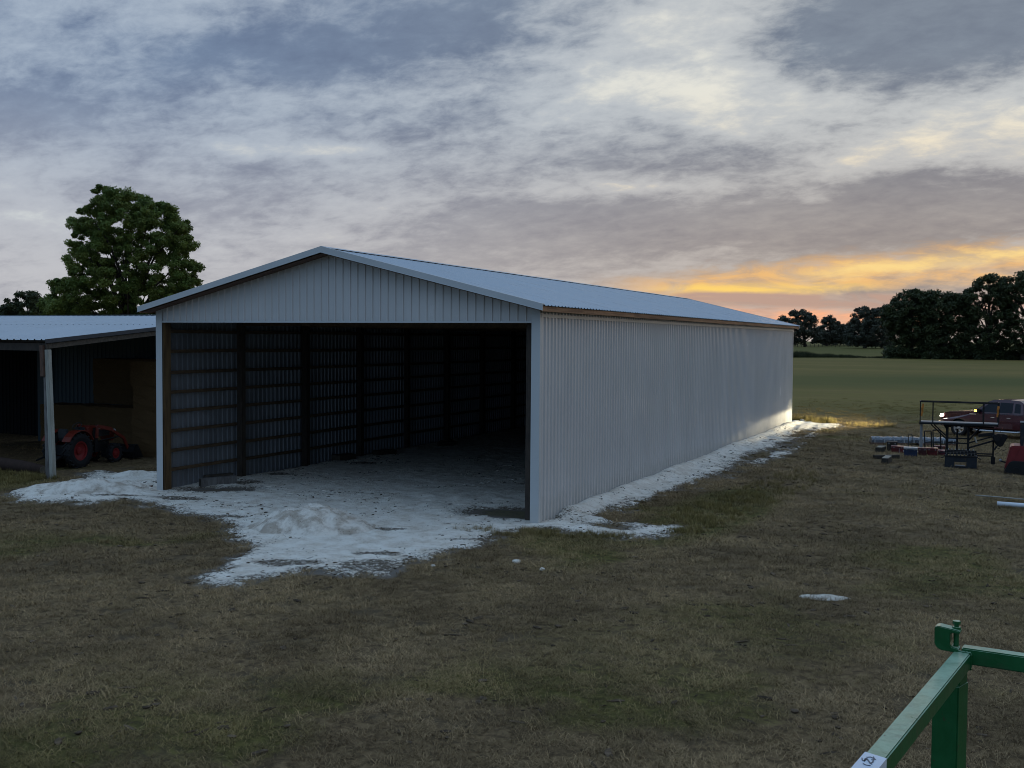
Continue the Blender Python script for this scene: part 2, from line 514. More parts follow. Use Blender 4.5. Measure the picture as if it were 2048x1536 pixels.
M['magenta_box'] = simple('magenta_box', (0.11, 0.012, 0.034), 0.45, 0, 0.15, 5)
M['maroon_box'] = simple('maroon_box', (0.085, 0.017, 0.02), 0.45, 0, 0.15, 5)
M['blue_plastic'] = simple('blue_plastic', (0.010, 0.024, 0.07), 0.5, 0, 0.12)
M['white_plastic'] = simple('white_plastic', (0.36, 0.37, 0.38), 0.4, 0, 0.06)
M['pvc'] = simple('pvc', (0.72, 0.76, 0.8), 0.35, 0, 0.04)
M['rod_steel'] = simple('rod_steel', (0.35, 0.33, 0.29), 0.5, 0.2, 0.15)
M['orange_web'] = simple('orange_web', (0.42, 0.15, 0.02), 0.8, 0, 0.2, 12)
M['film'] = simple('film', (0.10, 0.115, 0.135), 0.3, 0.1, 0.25, 3, 0.01, 0.6)
M['foam'] = simple('foam', (0.75, 0.77, 0.8), 0.6, 0, 0.05)
M['tape'] = simple('tape', (0.60, 0.66, 0.74), 0.4, 0, 0.07, 20)
M['ink'] = simple('ink', (0.06, 0.085, 0.12), 0.5, 0, 0.1)
M['pitch'] = simple('pitch', (0.012, 0.012, 0.013), 0.8, 0, 0.2, 5, 0, 0.1)  # near-black, stands for the deep shade of the open shed bay
M['bark'] = simple('bark', (0.055, 0.045, 0.036), 0.9, 0, 0.35, 4, 0.04, 0.2)
M['log_bark'] = simple('log_bark', (0.05, 0.032, 0.026), 0.9, 0, 0.3, 6, 0.02, 0.2)

def green_paint():
    m, t, b = new_mat('green_paint')
    c = t.coord('Object'); w_ = t.pos()
    n = t.noise(w_, 14, 7, 0.65, 0.5); n2 = t.noise(w_, 55, 5, 0.7)
    col = t.mix(t.ss(n, 0.4, 0.7), (0.003, 0.085, 0.022), (0.006, 0.11, 0.030))
    # paler, uneven green on faces that look up
    nz = t.sep(t.n.new('ShaderNodeNewGeometry').outputs['True Normal'])[2]
    pale_up = t.mul(t.ss(nz, 0.6, 0.95), t.ss(t.add(n, t.mul(t.sub(n2, 0.5), 0.5)), 0.22, 0.62, 0.45, 1.0))
    col = t.mix(pale_up, col, (0.27, 0.42, 0.29))
    chip = t.mul(t.ss(t.noise(w_, 38, 6, 0.75), 0.63, 0.68), t.ss(n, 0.42, 0.6))
    col = t.mix(chip, col, (0.055, 0.030, 0.018))
    grime = t.mul(t.ss(t.noise(w_, 8, 6, 0.7), 0.5, 0.72), 0.45)
    col = t.mix(grime, col, (0.06, 0.06, 0.045))
    t.put(b.inputs['Base Color'], col)
    t.put(b.inputs['Roughness'], t.lr(n, 0.3, 0.7, 0.26, 0.5))
    t.put(b.inputs['Normal'], t.bump(n2, 0.25, 0.002))
    return m
M['green_paint'] = green_paint()

def emit(name, col, k):
    m = bpy.data.materials.new(name); m.use_nodes = True
    b = m.node_tree.nodes['Principled BSDF']
    b.inputs['Base Color'].default_value = (*col, 1); b.inputs['Emission Color'].default_value = (*col, 1); b.inputs['Emission Strength'].default_value = k
    return m
M['headlight_lit'] = emit('headlight_lit', (1.0, 0.93, 0.78), 30.0)
M['foglight_lit'] = emit('foglight_lit', (1.0, 0.93, 0.8), 10.0)
M['amber_lit'] = emit('amber_lit', (1.0, 0.5, 0.09), 6.0)

def leaf_mat(name, a, b_, tr=0.25):
    m, t, b = new_mat(name)
    n = t.noise(t.pos(), 0.55, 3, 0.6); r = t.attr('shade')
    col = t.mix(t.ss(n, 0.35, 0.65), a, b_)
    k = t.lr(r, 0, 1, 0.6, 1.4)
    col = t.mix(1.0, col, t.xyz(k, k, k), 'MULTIPLY')
    t.put(b.inputs['Base Color'], col); b.inputs['Roughness'].default_value = 0.6
    b.inputs['Specular IOR Level'].default_value = 0.25
    tl = t.n.new('ShaderNodeBsdfTranslucent'); t.put(tl.inputs[0], col)
    mx = t.n.new('ShaderNodeMixShader'); mx.inputs[0].default_value = tr
    t.l.new(b.outputs[0], mx.inputs[1]); t.l.new(tl.outputs[0], mx.inputs[2])
    t.l.new(mx.outputs[0], m.node_tree.nodes['Material Output'].inputs[0])
    return m
M['leaf_near'] = leaf_mat('leaf_near', (0.115, 0.168, 0.038), (0.175, 0.208, 0.046), 0.36)
M['leaf_far'] = leaf_mat('leaf_far', (0.040, 0.050, 0.022), (0.066, 0.080, 0.030), 0.18)
M['leaf_hazed'] = leaf_mat('leaf_hazed', (0.060, 0.064, 0.046), (0.080, 0.086, 0.058), 0.18)  # paler and greyer, distance haze put into the leaf colour

# ------------------------------------------------------------------ terrain
BW, BL = 12.2, 35.3           # barn width, length
HE, HP, HH = 5.426, 6.976, 4.985
OS, OF, OB = 0.256, 0.49, 0.50
SLOPE = (HP - HE) / (BW / 2 + OS)

def ground_h(x, y):
    x, y = np.asarray(x, float), np.asarray(y, float)
    r = np.hypot(x - CX, y - CY)
    h = 0.05 * (fbm(x * 0.35, y * 0.35, 3, 4) - 0.5) + 0.22 * (fbm(x * 0.045, y * 0.045, 5, 2) - 0.5) * sstep(r, 42, 90)
    inside = sstep(np.maximum(np.abs(x - BW / 2) - BW / 2, np.abs(y - BL / 2) - BL / 2), 0.0, 2.0)
    h = h * (0.25 + 0.75 * inside)
    h = h + 3.0 * sstep(r, 322, 480)
    return h

def world_xy(pts): return np.array([gpx(u, v) for u, v in pts])
POLY = world_xy([(20, 988), (55, 977), (100, 967), (165, 961), (190, 957), (168, 953), (175, 947), (205, 942), (235, 947), (316, 943)])
POLY = np.vstack([POLY, [(0.0, 4.0), (0.0, 36.2), (12.5, 36.4)],
                  world_xy([(1600, 838), (1660, 845), (1690, 852), (1650, 860), (1612, 880), (1602, 900), (1560, 915), (1530, 921), (1500, 936),
                            (1450, 955), (1400, 971), (1330, 991), (1280, 1006), (1240, 1021), (1207, 1036), (1240, 1046), (1290, 1050), (1365, 1050), (1376, 1055),
                            (1330, 1074), (1240, 1078), (1180, 1071), (1130, 1063), (1088, 1058), (1050, 1061), (1010, 1069), (985, 1081), (950, 1096), (890, 1106),
                            (870, 1119), (830, 1126), (785, 1141), (770, 1151), (700, 1154), (680, 1151), (650, 1139), (610, 1141), (560, 1151), (500, 1161),
                            (485, 1175), (400, 1169), (395, 1160), (430, 1140), (465, 1115), (488, 1103), (478, 1088), (455, 1078), (440, 1065), (447, 1055),
                            (440, 1045), (400, 1037), (335, 1021), (300, 1013), (250, 1003), (205, 1006), (165, 1013), (150, 1006), (60, 1007), (34, 1003)])])

def poly_sdf(P, poly):
    """signed distance, inside negative"""
    d = np.full(len(P), 1e9); ins = np.zeros(len(P), bool)
    n = len(poly)
    for i in range(n):
        a, b = poly[i], poly[(i + 1) % n]
        e = b - a; w_ = P - a
        t = np.clip((w_ @ e) / max(e @ e, 1e-9), 0, 1)
        q = w_ - t[:, None] * e
        d = np.minimum(d, np.hypot(q[:, 0], q[:, 1]))
        c = (a[1] > P[:, 1]) != (b[1] > P[:, 1])
        with np.errstate(divide='ignore', invalid='ignore'):
            xi = (b[0] - a[0]) * (P[:, 1] - a[1]) / (b[1] - a[1]) + a[0]
        ins ^= c & (P[:, 0] < xi)
    return np.where(ins, -d, d)

def ell(x, y, cx, cy, rx, ry, rot=0.0):
    c, s = math.cos(rot), math.sin(rot)
    a, b = (x - cx) * c + (y - cy) * s, -(x - cx) * s + (y - cy) * c
    return np.hypot(a / rx, b / ry)

BARE_OLD = [  # brown bare patches inside the white spread: centre, radii, turn
    (11.0, 1.1, 1.25, 0.75, 0.1), (1.0, 0.2, 0.9, 0.35, 0.5), (13.9, 0.55, 0.45, 0.35, 0), (14.35, 3.6, 0.25, 1.1, -0.05), (13.9, 6.8, 0.22, 2.2, -0.02), (14.2, 13.5, 0.25, 3.0, -0.03),
    (13.8, 20.5, 0.22, 3.5, -0.03), (11.0, -5.2, 1.2, 0.3, 0.3), (9.9, -5.5, 0.8, 0.3, 0.2), (11.4, -6.6, 1.3, 0.5, 0.3), (9.4, -6.9, 0.7, 0.25, 0.2), (2.6, -0.7, 1.0, 0.2, 0.35), (0.9, 4.6, 0.7, 0.4, 0.2),
    (1.6, 8.6, 0.8, 0.4, 0.1), (1.1, -1.4, 1.0, 0.16, 0.3)]

BARE = [(11.0, 1.1, 1.25, 0.75, 0.1), (13.9, 0.55, 0.42, 0.32, 0), (14.35, 3.6, 0.2, 0.9, -0.05), (13.95, 6.8, 0.16, 1.5, -0.02), (14.25, 13.0, 0.34, 2.6, -0.03), (14.0, 9.6, 0.30, 1.6, -0.02), (13.9, 18.6, 0.32, 2.4, -0.02), (14.3, 24.5, 0.36, 3.2, -0.02), (13.75, 29.5, 0.25, 1.8, 0), (1.3, 1.0, 0.9, 0.38, 0.5)]
THIN = [(11.3, -6.0, 1.8, 1.0, 0.3), (9.6, -6.5, 1.2, 0.5, 0.2), (10.6, -5.0, 1.0, 0.5, 0.3), (0.9, 4.6, 0.9, 0.5, 0.2), (1.6, 8.6, 0.9, 0.5, 0.1), (-0.3, -1.4, 1.6, 0.35, 0.3), (1.6, -0.9, 1.4, 0.5, 0.3), (1.1, 2.6, 0.8, 0.8, 0),
        (13.9, 18.0, 0.35, 9.0, -0.02), (14.0, 5.0, 0.35, 5.0, -0.02), (-1.8, 2.6, 1.6, 0.7, 0.3), (12.0, -2.6, 1.6, 0.35, 0.35), (4.5, -2.8, 1.4, 0.4, 0.35), (9.4, -2.4, 0.7, 0.35, 0.3), (14.9, 26.0, 0.8, 6.0, 0)]

def thinness(x, y):
    t = np.zeros_like(x)
    for cx, cy, rx, ry, ro in THIN:
        t = np.maximum(t, sstep(ell(x, y, cx, cy, rx, ry, ro) + 0.7 * (fbm(x * 1.8, y * 1.8, 141, 4) - 0.5), 1.15, 0.35))
    return t

def lime_cover(x, y, sdf=None):
    """>0 where the white stone lies; metres inside its ragged edge"""
    P = np.stack([x, y], 1)
    s = poly_sdf(P, POLY) if sdf is None else sdf
    e = (fbm(x * 1.6, y * 1.6, 21, 4) - 0.5) * 0.75 + (fbm(x * 6.0, y * 6.0, 31, 4) - 0.5) * 0.60
    e = np.where((x > 12.9) & (y > 1.5), e * 1.7 - 0.12, e)
    inside = (x > 0.1) & (x < BW + 0.25) & (y > 0.3)
    c = -s + np.where(inside, 0, e)
    for cx, cy, rx, ry, ro in BARE:
        k = (ell(x, y, cx, cy, rx, ry, ro) - 1.0) * min(rx, ry) + e * 0.55
        c = np.minimum(c, np.maximum(k, -0.2))
    return c

def lime_h(x, y):
    h = 0.035 + 0.07 * (fbm(x * 1.1, y * 1.1, 41, 4) - 0.45) + 0.05 * (fbm(x * 5, y * 5, 47, 4) - 0.5)
    h = h + 0.16 * np.exp(-((x - 12.4) / 0.35) ** 2) * sstep(y, 0.6, 2.0) * (0.5 + fbm(x * 0.8, y * 0.8, 51, 3))     # bank along the wall
    h = h + 0.10 * np.exp(-((x - 13.1) / 0.3) ** 2) * (fbm(x * 0.9, y * 0.7, 57, 3) > 0.5) * sstep(y, 0.6, 2.0) * 0.5
    # wheel ruts inside
    rut = np.sin((x * 0.8 + y * 0.6) * 6.5 + 3 * fbm(x, y, 61, 2)) * 0.025
    h = h + rut * sstep(ell(x, y, 8.8, 2.2, 3.2, 2.6), 1.2, 0.4)
    return h

# colour zones of the ground: share of green
def green_zone(x, y):
    r = np.hypot(x - CX, y - CY)
    n = fbm(x * 0.28, y * 0.28, 71, 4); n2 = fbm(x * 0.09, y * 0.09, 77, 3)
    g = 0.75 * sstep(n, 0.50, 0.68)
    g = g * (0.35 + 0.65 * sstep(n2, 0.42, 0.62))
    near = sstep(r, 17.5, 12.5)
    g = np.maximum(g, near * sstep(n, 0.40, 0.62) * 0.85)
    far = sstep(y, 30, 60)
    g = np.maximum(g, far * (0.55 + 0.3 * sstep(n2, 0.4, 0.6)))
    g = np.maximum(g, sstep(ell(x, y, -7.5, -1.0, 4.0, 2.4), 1.2, 0.6))
    g = np.maximum(g, 0.8 * sstep(ell(x, y, 15.6, 4.0, 1.7, 6.5, -0.03), 1.1, 0.6))
    g = np.maximum(g, 0.6 * sstep(ell(x, y, 21.5, -2.0, 3.0, 3.0), 1.1, 0.4) * sstep(n, 0.38, 0.6))
    return np.clip(g, 0, 1)

def ground_material():
    m, t, b = new_mat('grass_ground')
    p = t.pos(); g = t.attr('green'); d = t.attr('dirt'); fl = t.attr('far')
    n1 = t.noise(p, 0.9, 6, 0.65); n2 = t.noise(p, 6.0, 6, 0.7, 0.4); n3 = t.noise(t.vmath('MULTIPLY', p, (1, 1, 0.2)), 38, 5, 0.7, 0.6)
    brown = t.mix(t.ss(n2, 0.34, 0.66), (0.082, 0.056, 0.031), (0.22, 0.152, 0.080))
    brown = t.mix(t.ss(n1, 0.5, 0.72), brown, (0.095, 0.072, 0.046))
    green = t.mix(t.ss(n2, 0.34, 0.68), (0.052, 0.050, 0.016), (0.150, 0.128, 0.040))
    field = t.mix(t.ss(t.noise(t.vmath('MULTIPLY', p, (0.012, 0.05, 1)), 1.0, 4, 0.6), 0.38, 0.66), (0.135, 0.118, 0.030), (0.205, 0.152, 0.046))
    field = t.mix(t.ss(t.noise(t.vmath('MULTIPLY', p, (0.6, 1.0, 1)), 0.35, 7, 0.75), 0.36, 0.64, 0.0, 0.75), field, (0.145, 0.110, 0.038))
    field = t.mix(t.attr('lush'), field, (0.080, 0.088, 0.026))
    gm = t.ss(t.add(g, t.mul(t.sub(n2, 0.5), 0.9)), 0.25, 0.75)
    col = t.mix(gm, brown, green)
    col = t.mix(fl, col, field)
    col = t.mix(t.ss(t.add(d, t.mul(t.sub(n3, 0.5), 0.8)), 0.4, 0.7), col, (0.17, 0.15, 0.13))
    t.put(b.inputs['Base Color'], col); b.inputs['Roughness'].default_value = 0.95
    b.inputs['Specular IOR Level'].default_value = 0.1
    h = t.mul(t.add(t.mul(n2, 0.6), t.mul(n3, 0.5)), t.mad(fl, -0.9, 1.0))
    t.put(b.inputs['Normal'], t.bump(h, 0.9, 0.05))
    return m

def lime_material(name='crushed_limestone', k1=(0.90, 0.85, 0.76), k2=(0.68, 0.60, 0.50), lo=0.35, hi=0.70):
    m, t, b = new_mat(name)
    p = t.pos(); c = t.attr('cover')
    n1 = t.noise(p, 2.2, 7, 0.68, 0.3); n2 = t.noise(p, 13, 6, 0.72, 0.4); n3 = t.noise(p, 60, 3, 0.7)
    base = t.mix(t.ss(n1, lo, hi), k1, k2)
    base = t.mix(t.ss(n2, 0.55, 0.75, 0.0, 0.7), base, (0.40, 0.33, 0.26))
    thin = t.add(c, t.mul(t.sub(n2, 0.5), 1.5))
    thin = t.add(thin, t.mul(t.sub(n3, 0.5), 0.55))
    col = t.mix(t.ss(thin, -0.02, 0.30), (0.125, 0.100, 0.074), base)
    crumbs = t.mul(t.ss(t.voro(p, 15, 'F1'), 0.22, 0.12), t.ss(n1, 0.44, 0.58))
    col = t.mix(t.mul(crumbs, 0.75), col, (0.10, 0.08, 0.06))
    t.put(b.inputs['Base Color'], col); b.inputs['Roughness'].default_value = 0.95
    b.inputs['Specular IOR Level'].default_value = 0.15
    t.put(b.inputs['Normal'], t.bump(t.add(t.mul(n1, 0.9), t.add(t.mul(n2, 0.6), t.mul(n3, 0.25))), 0.85, 0.10))
    return m
M['ground'] = ground_material(); M['lime'] = lime_material(); M['lime_heap'] = lime_material('dumped_limestone', (0.84, 0.78, 0.69), (0.47, 0.40, 0.325), 0.38, 0.62)

def grid(xs, ys):
    X, Y = np.meshgrid(xs, ys); nx, ny = len(xs), len(ys)
    i = np.arange((ny - 1) * (nx - 1)); r, c = i // (nx - 1), i % (nx - 1)
    a = r * nx + c
    return X.ravel(), Y.ravel(), np.stack([a, a + 1, a + nx + 1, a + nx], 1)

def axis(lo, hi, step, far, grow=1.28):
    core = list(np.arange(lo, hi + 1e-6, step)); s = step; v = core[-1]; up = []
    while v < far: s *= grow; v += s; up.append(v)
    s = step; v = core[0]; dn = []
    while v > -far: s *= grow; v -= s; dn.append(v)
    return np.array(dn[::-1] + core + up)

def lush_zone(x, y):
    d = -(x - CX) * math.sin(YAW) + (y - CY) * math.cos(YAW)
    n = fbm(x * 0.02, y * 0.05, 171, 3) - 0.5
    b = np.exp(-((d + n * 40 - 122) / 17.0) ** 2) * 0.85 + 0.6 * sstep(d, 300, 330)
    return np.clip(b, 0, 1)

X, Y, Q = grid(axis(-14, 32, 0.22, 4200), axis(-18, 46, 0.26, 4200))
Z = ground_h(X, Y)
cov = lime_cover(X, Y)
gm_ = np_mesh('ground', np.stack([X, Y, Z], 1), Q, M['ground'],
              {'green': green_zone(X, Y), 'dirt': sstep(cov, -0.7, 0.1) * 0.8, 'far': sstep(np.hypot(X - CX, Y - CY), 45, 95),
               'lush': lush_zone(X, Y)}, smooth=True)
tag(put('ground', gm_), kind='structure')

# the spread of crushed limestone: a real layer whose ragged rim dips into the soil
def lime_sheet():
    xs, ys = np.arange(-6.6, 17.6, 0.075), np.arange(-9.6, 37.0, 0.085)
    x, y, q = grid(xs, ys)
    P = np.stack([x, y], 1)
    near = (x > -7) & (y < 37)
    c = lime_cover(x, y)
    h = ground_h(x, y) + np.where(c > 0, lime_h(x, y) * sstep(c, 0.0, 0.22), 0) - 0.05 * sstep(c, 0.02, -0.25) + 0.006 * (c > 0)
    keep = (c[q] > -0.12).any(1)
    q = q[keep]
    used, inv = np.unique(q, return_inverse=True)
    V = np.stack([x, y, h], 1)[used]
    me = np_mesh('limestone_gravel', V, inv.reshape(q.shape), M['lime'], {'cover': np.clip(np.minimum(c[used] * 0.8, 1.0 - 0.98 * thinness(x[used], y[used])), -0.2, 1.0)}, smooth=True)
    tag(put('limestone_gravel', me), kind='stuff')
lime_sheet()

# ------------------------------------------------------------------ barn
barn = thing('metal_barn', 'long white ribbed steel barn with a wide open front and gable roof', 'barn')

def ribbed(width, n, rib_h, base, top, out, z0, z1, inner=True, bot=None, topf=None):
    """ribbed sheet: local u along the width, z up; out = (ux, uy, nx, ny) axes; 2 shells (0 outside, 1 back)"""
    ux, uy, nx, ny = out
    pitch = width / n
    prof = []
    for k in range(n):
        o = k * pitch; m = o + pitch / 2
        prof += [(o, 0.0), (m - base / 2, 0.0), (m - top / 2, rib_h), (m + top / 2, rib_h), (m + base / 2, 0.0)]
    prof.append((width, 0.0))
    mb = MB()
    for shell, off in ((0, 0.0), (1, -0.004))[: 2 if inner else 1]:
        vs = []
        for u, h in prof:
            a = z0 if bot is None else bot(u); b = z1 if topf is None else topf(u)
            for zz in (a, b):
                vs.append((ux * u + nx * (h + off), uy * u + ny * (h + off), zz))
        fs = [(2 * i, 2 * i + 2, 2 * i + 3, 2 * i + 1) for i in range(len(prof) - 1)]
        mb.add(vs, fs, shell)
    return mb

def raw_mesh(mb, name, mats):
    me = bpy.data.meshes.new(name); me.from_pydata(mb.v, [], mb.f)
    for mt in mats: me.materials.append(mt)
    me.polygons.foreach_set('material_index', mb.mi); me.update()
    return me

NP_ = 39; pw = BL / NP_
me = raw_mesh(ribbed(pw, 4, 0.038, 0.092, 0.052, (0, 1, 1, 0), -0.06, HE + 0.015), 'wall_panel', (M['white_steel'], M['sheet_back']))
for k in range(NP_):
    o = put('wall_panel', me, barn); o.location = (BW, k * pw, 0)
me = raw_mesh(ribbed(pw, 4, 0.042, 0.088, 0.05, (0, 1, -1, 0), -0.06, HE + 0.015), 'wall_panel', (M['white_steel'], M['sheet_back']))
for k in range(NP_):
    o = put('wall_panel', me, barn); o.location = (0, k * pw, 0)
# gable sheets above the opening, and the closed far end
NG = 13; gw = (BW - 0.04) / NG
roof_z = lambda x: HP - SLOPE * abs(x - BW / 2) - 0.06
for k in range(NG):
    x0 = 0.02 + k * gw
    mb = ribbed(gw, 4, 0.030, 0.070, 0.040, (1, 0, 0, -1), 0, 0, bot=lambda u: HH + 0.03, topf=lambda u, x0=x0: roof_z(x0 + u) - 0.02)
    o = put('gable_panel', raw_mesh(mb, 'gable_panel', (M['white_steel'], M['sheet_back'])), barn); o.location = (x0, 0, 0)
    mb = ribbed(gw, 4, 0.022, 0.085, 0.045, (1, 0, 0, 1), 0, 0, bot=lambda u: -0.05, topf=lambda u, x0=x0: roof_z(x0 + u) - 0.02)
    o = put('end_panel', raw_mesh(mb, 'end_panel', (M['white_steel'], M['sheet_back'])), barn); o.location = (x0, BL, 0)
# roof sheets
NR = 40; rw = (BL + OF + OB) / NR
sl = math.hypot(BW / 2 + OS, HP - HE)
def roof_sheet(side):
    n, pitch, rh, base, top = 4, rw / 4, 0.022, 0.085, 0.045
    prof = []
    for k in range(n):
        o = k * pitch; m = o + pitch / 2
        prof += [(o, 0.0), (m - base / 2, 0.0), (m - top / 2, rh), (m + top / 2, rh), (m + base / 2, 0.0)]
    prof.append((rw, 0.0))
    mb = MB(); nz = (BW / 2 + OS) / sl; nx = side * (HP - HE) / sl
    for shell, off in ((0, 0.0), (1, -0.004)):
        vs = []
        for u, h in prof:
            for xx, zz in ((BW / 2, HP - 0.02), (BW / 2 + side * (BW / 2 + OS + 0.03), HE - 0.02 - 0.03 * SLOPE)):
                vs.append((xx + nx * (h + off), u, zz + nz * (h + off)))
        mb.add(vs, [(2 * i, 2 * i + 2, 2 * i + 3, 2 * i + 1) for i in range(len(prof) - 1)], shell)
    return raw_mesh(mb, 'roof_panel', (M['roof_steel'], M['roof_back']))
for side in (1, -1):
    me = roof_sheet(side)
    for k in range(NR):
        o = put('roof_panel', me, barn); o.location = (0, -OF + k * rw, 0)
# ridge cap in lengths
for k in range(12):
    y0, y1 = -OF + k * (BL + OF + OB) / 12, -OF + (k + 1) * (BL + OF + OB) / 12 + 0.03
    dz = 0.026 + 0.003 * (k % 2)
    prof = [(-0.20, HP - 0.20 * SLOPE), (0, HP + 0.005), (0.20, HP - 0.20 * SLOPE), (0.20, HP - 0.20 * SLOPE - 0.004), (0, HP), (-0.20, HP - 0.20 * SLOPE - 0.004)]
    MB().prism(prof, lambda a, b, t: (BW / 2 + a, t, b + dz), y0, y1).build('ridge_cap', M['roof_steel'], barn)
# rake trim at both ends
for yy, nm in ((-OF, 'rake_trim'), (BL + OB, 'rake_trim')):
    for side in (1, -1):
        f_ = -1 if yy < 0 else 1
        e = BW / 2 + side * (BW / 2 + OS + 0.035)
        ze = HP - SLOPE * (BW / 2 + OS + 0.035)
        mb = MB()
        for (d0, d1, t0, t1) in ((0.0, 0.014, -0.155, 0.012), (-0.10, 0.0, -0.012, 0.012)):
            ya, yb = (yy + f_ * d0, yy + f_ * d1)
            vs = [(x, y, z + h) for x, z in ((BW / 2, HP + 0.012), (e, ze + 0.012)) for y in (ya, yb) for h in (t0, t1)]
            mb.add(vs, [(0, 1, 3, 2), (4, 6, 7, 5), (0, 4, 5, 1), (2, 3, 7, 6), (0, 2, 6, 4), (1, 5, 7, 3)])
        # small drip lip
        vs = [(x, y, z + h) for x, z in ((BW / 2, HP + 0.012), (e, ze + 0.012)) for y in (yy + f_ * 0.014, yy + f_ * 0.030) for h in (-0.155, -0.143)]
        mb.add(vs, [(0, 1, 3, 2), (4, 6, 7, 5), (0, 4, 5, 1), (2, 3, 7, 6), (0, 2, 6, 4), (1, 5, 7, 3)])
        mb.build(nm, M['trim_steel'], barn)
        # wooden fly rafter just behind the trim and lookouts under the overhang
        rb = MB()
        vs = [(x, y, z + h) for x, z in ((BW / 2, HP), (BW / 2 + side * (BW / 2 + OS - 0.05), HP - SLOPE * (BW / 2 + OS - 0.05)))
              for y in sorted((yy + f_ * -0.055, yy + f_ * -0.015)) for h in (-0.135, -0.035)]
        rb.add(vs, [(0, 1, 3, 2), (4, 6, 7, 5), (0, 4, 5, 1), (2, 3, 7, 6), (0, 2, 6, 4), (1, 5, 7, 3)])
        rb.build('fly_rafter', M['lumber'], barn)
for side in (1, -1):
    e_ = BW / 2 + side * (BW / 2 + OS - 0.06)
    vs = [(x, y, roof_z(x) - 0.095 + h) for x in (BW / 2, e_) for y in (-OF + 0.058, -0.034) for h in (-0.012, 0.0)]
    MB().add(vs, [(0, 1, 3, 2), (4, 6, 7, 5), (0, 4, 5, 1), (2, 3, 7, 6), (0, 2, 6, 4), (1, 5, 7, 3)]).build('soffit_board', M['brown_wood'], barn)
for k in range(10):
    for side in (1, -1):
        x = BW / 2 + side * (0.5 + k * 0.61); z = roof_z(x) - 0.01
        MB().box(x - 0.02, x + 0.02, -OF + 0.06, -0.005, z - 0.085, z).build('lookout', M['lumber'], barn)
# eave fascia boards, both sides
joint = [-OF + 0.03, -0.13, 3.13, 6.65, 10.1, 13.5, 17.0, 20.5, 24.0, 27.55, 31.06, BL + OB - 0.02]
for side in (1, -1):
    xe = BW / 2 + side * (BW / 2 + OS)
    for a, b in zip(joint[:-1], joint[1:]):
        j = random.uniform(-0.006, 0.006)
        MB().box(min(xe, xe - side * 0.038), max(xe, xe - side * 0.038), a + 0.004, b - 0.004, HE - 0.165 + j, HE - 0.045).build('fascia_board', M['fascia_wood'], barn)
    # soffit nailer and top trim of the wall
    xw = BW + 0.028 if side > 0 else -0.028
    MB().box(min(xw, xw + side * 0.012), max(xw, xw + side * 0.012), 0.02, BL - 0.02, HE - 0.30, HE - 0.22).build('wall_top_trim', M['trim_steel'], barn)
# corner trims
for x0, s in ((0, 1), (BW, -1)):
    for yy, f_ in ((0, -1), (BL, 1)):
        mb = MB()
        xo = x0 - s * 0.032
        mb.box(min(xo, x0 + s * 0.20), max(xo, x0 + s * 0.20), min(yy + f_ * 0.034, yy + f_ * 0.028), max(yy + f_ * 0.034, yy + f_ * 0.028), -0.06, HE - 0.03 if f_ > 0 else HH + 0.46)
        mb.box(min(xo, xo + s * 0.006), max(xo, xo + s * 0.006), min(yy + f_ * 0.028, yy - f_ * 0.16), max(yy + f_ * 0.028, yy - f_ * 0.16), -0.06, HE - 0.19)
        mb.build('corner_trim', M['trim_steel'], barn)
MB().box(0.20, BW - 0.20, -0.040, -0.030, HH, HH + 0.05).box(0.20, BW - 0.20, -0.030, 0.14, HH, HH + 0.012).build('header_trim', M['trim_steel'], barn)
# timber frame: door posts, side posts, header, girts, trusses
MB().box(0.205, 0.225, 0.0, 0.30, 0.0, HH).build('jamb_board', M['post_wood'], barn)
MB().box(0.02, 0.20, 0.03, 0.30, -0.02, HH + 0.3).build('post', M['post_wood'], barn)
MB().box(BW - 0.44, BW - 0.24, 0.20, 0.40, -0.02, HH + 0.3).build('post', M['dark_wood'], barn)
MB().box(0.22, BW - 0.22, 0.05, 0.13, HH + 0.02, HH + 0.32).build('header_beam', M['lumber'], barn)
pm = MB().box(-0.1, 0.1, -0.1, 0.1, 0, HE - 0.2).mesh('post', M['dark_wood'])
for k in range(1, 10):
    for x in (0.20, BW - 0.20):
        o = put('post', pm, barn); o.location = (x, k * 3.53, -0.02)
gz = [0.60, 1.17, 1.76, 2.36, 2.93, 3.52, 4.13, 4.74]
bm_ = MB().box(-0.019, 0.019, 0.0, 3.52, -0.05, 0.05).mesh('girt', M['lumber'])
for z in gz:
    for k in range(10):
        o = put('girt', bm_, barn); o.location = (0.075, 0.005 + k * 3.53, z + random.uniform(-0.012, 0.012)); o.rotation_euler = (random.uniform(-0.003, 0.003), 0, 0)
    MB().box(BW - 0.094, BW - 0.056, 0.2, BL - 0.1, z - 0.05, z + 0.05).build('girt', M['lumber'], barn)
for k in range(1, 10):
    y = k * 3.53; mb = MB()
    mb.bar((0.1, y, HE - 0.42), (BW - 0.1, y, HE - 0.42), 0.04, 0.14)
    for s in (1, -1):
        mb.bar((BW / 2, y + 0.045, HP - 0.16), (BW / 2 + s * (BW / 2 - 0.05), y + 0.045, HP - 0.16 - SLOPE * (BW / 2 - 0.05)), 0.04, 0.14)
        mb.bar((BW / 2, y - 0.045, HP - 0.2), (BW / 2 + s * 2.2, y - 0.045, HE - 0.42), 0.04, 0.09)
        mb.bar((BW / 2 + s * 2.2, y - 0.045, HE - 0.42), (BW / 2 + s * 3.4, y - 0.045, HP - 0.2 - SLOPE * 3.4), 0.04, 0.09)
    mb.build('truss', M['lumber'], barn)
pur = MB().box(-0.045, 0.045, -OF + 0.06, BL + OB - 0.06, -0.019, 0.019).mesh('purlin', M['lumber'])
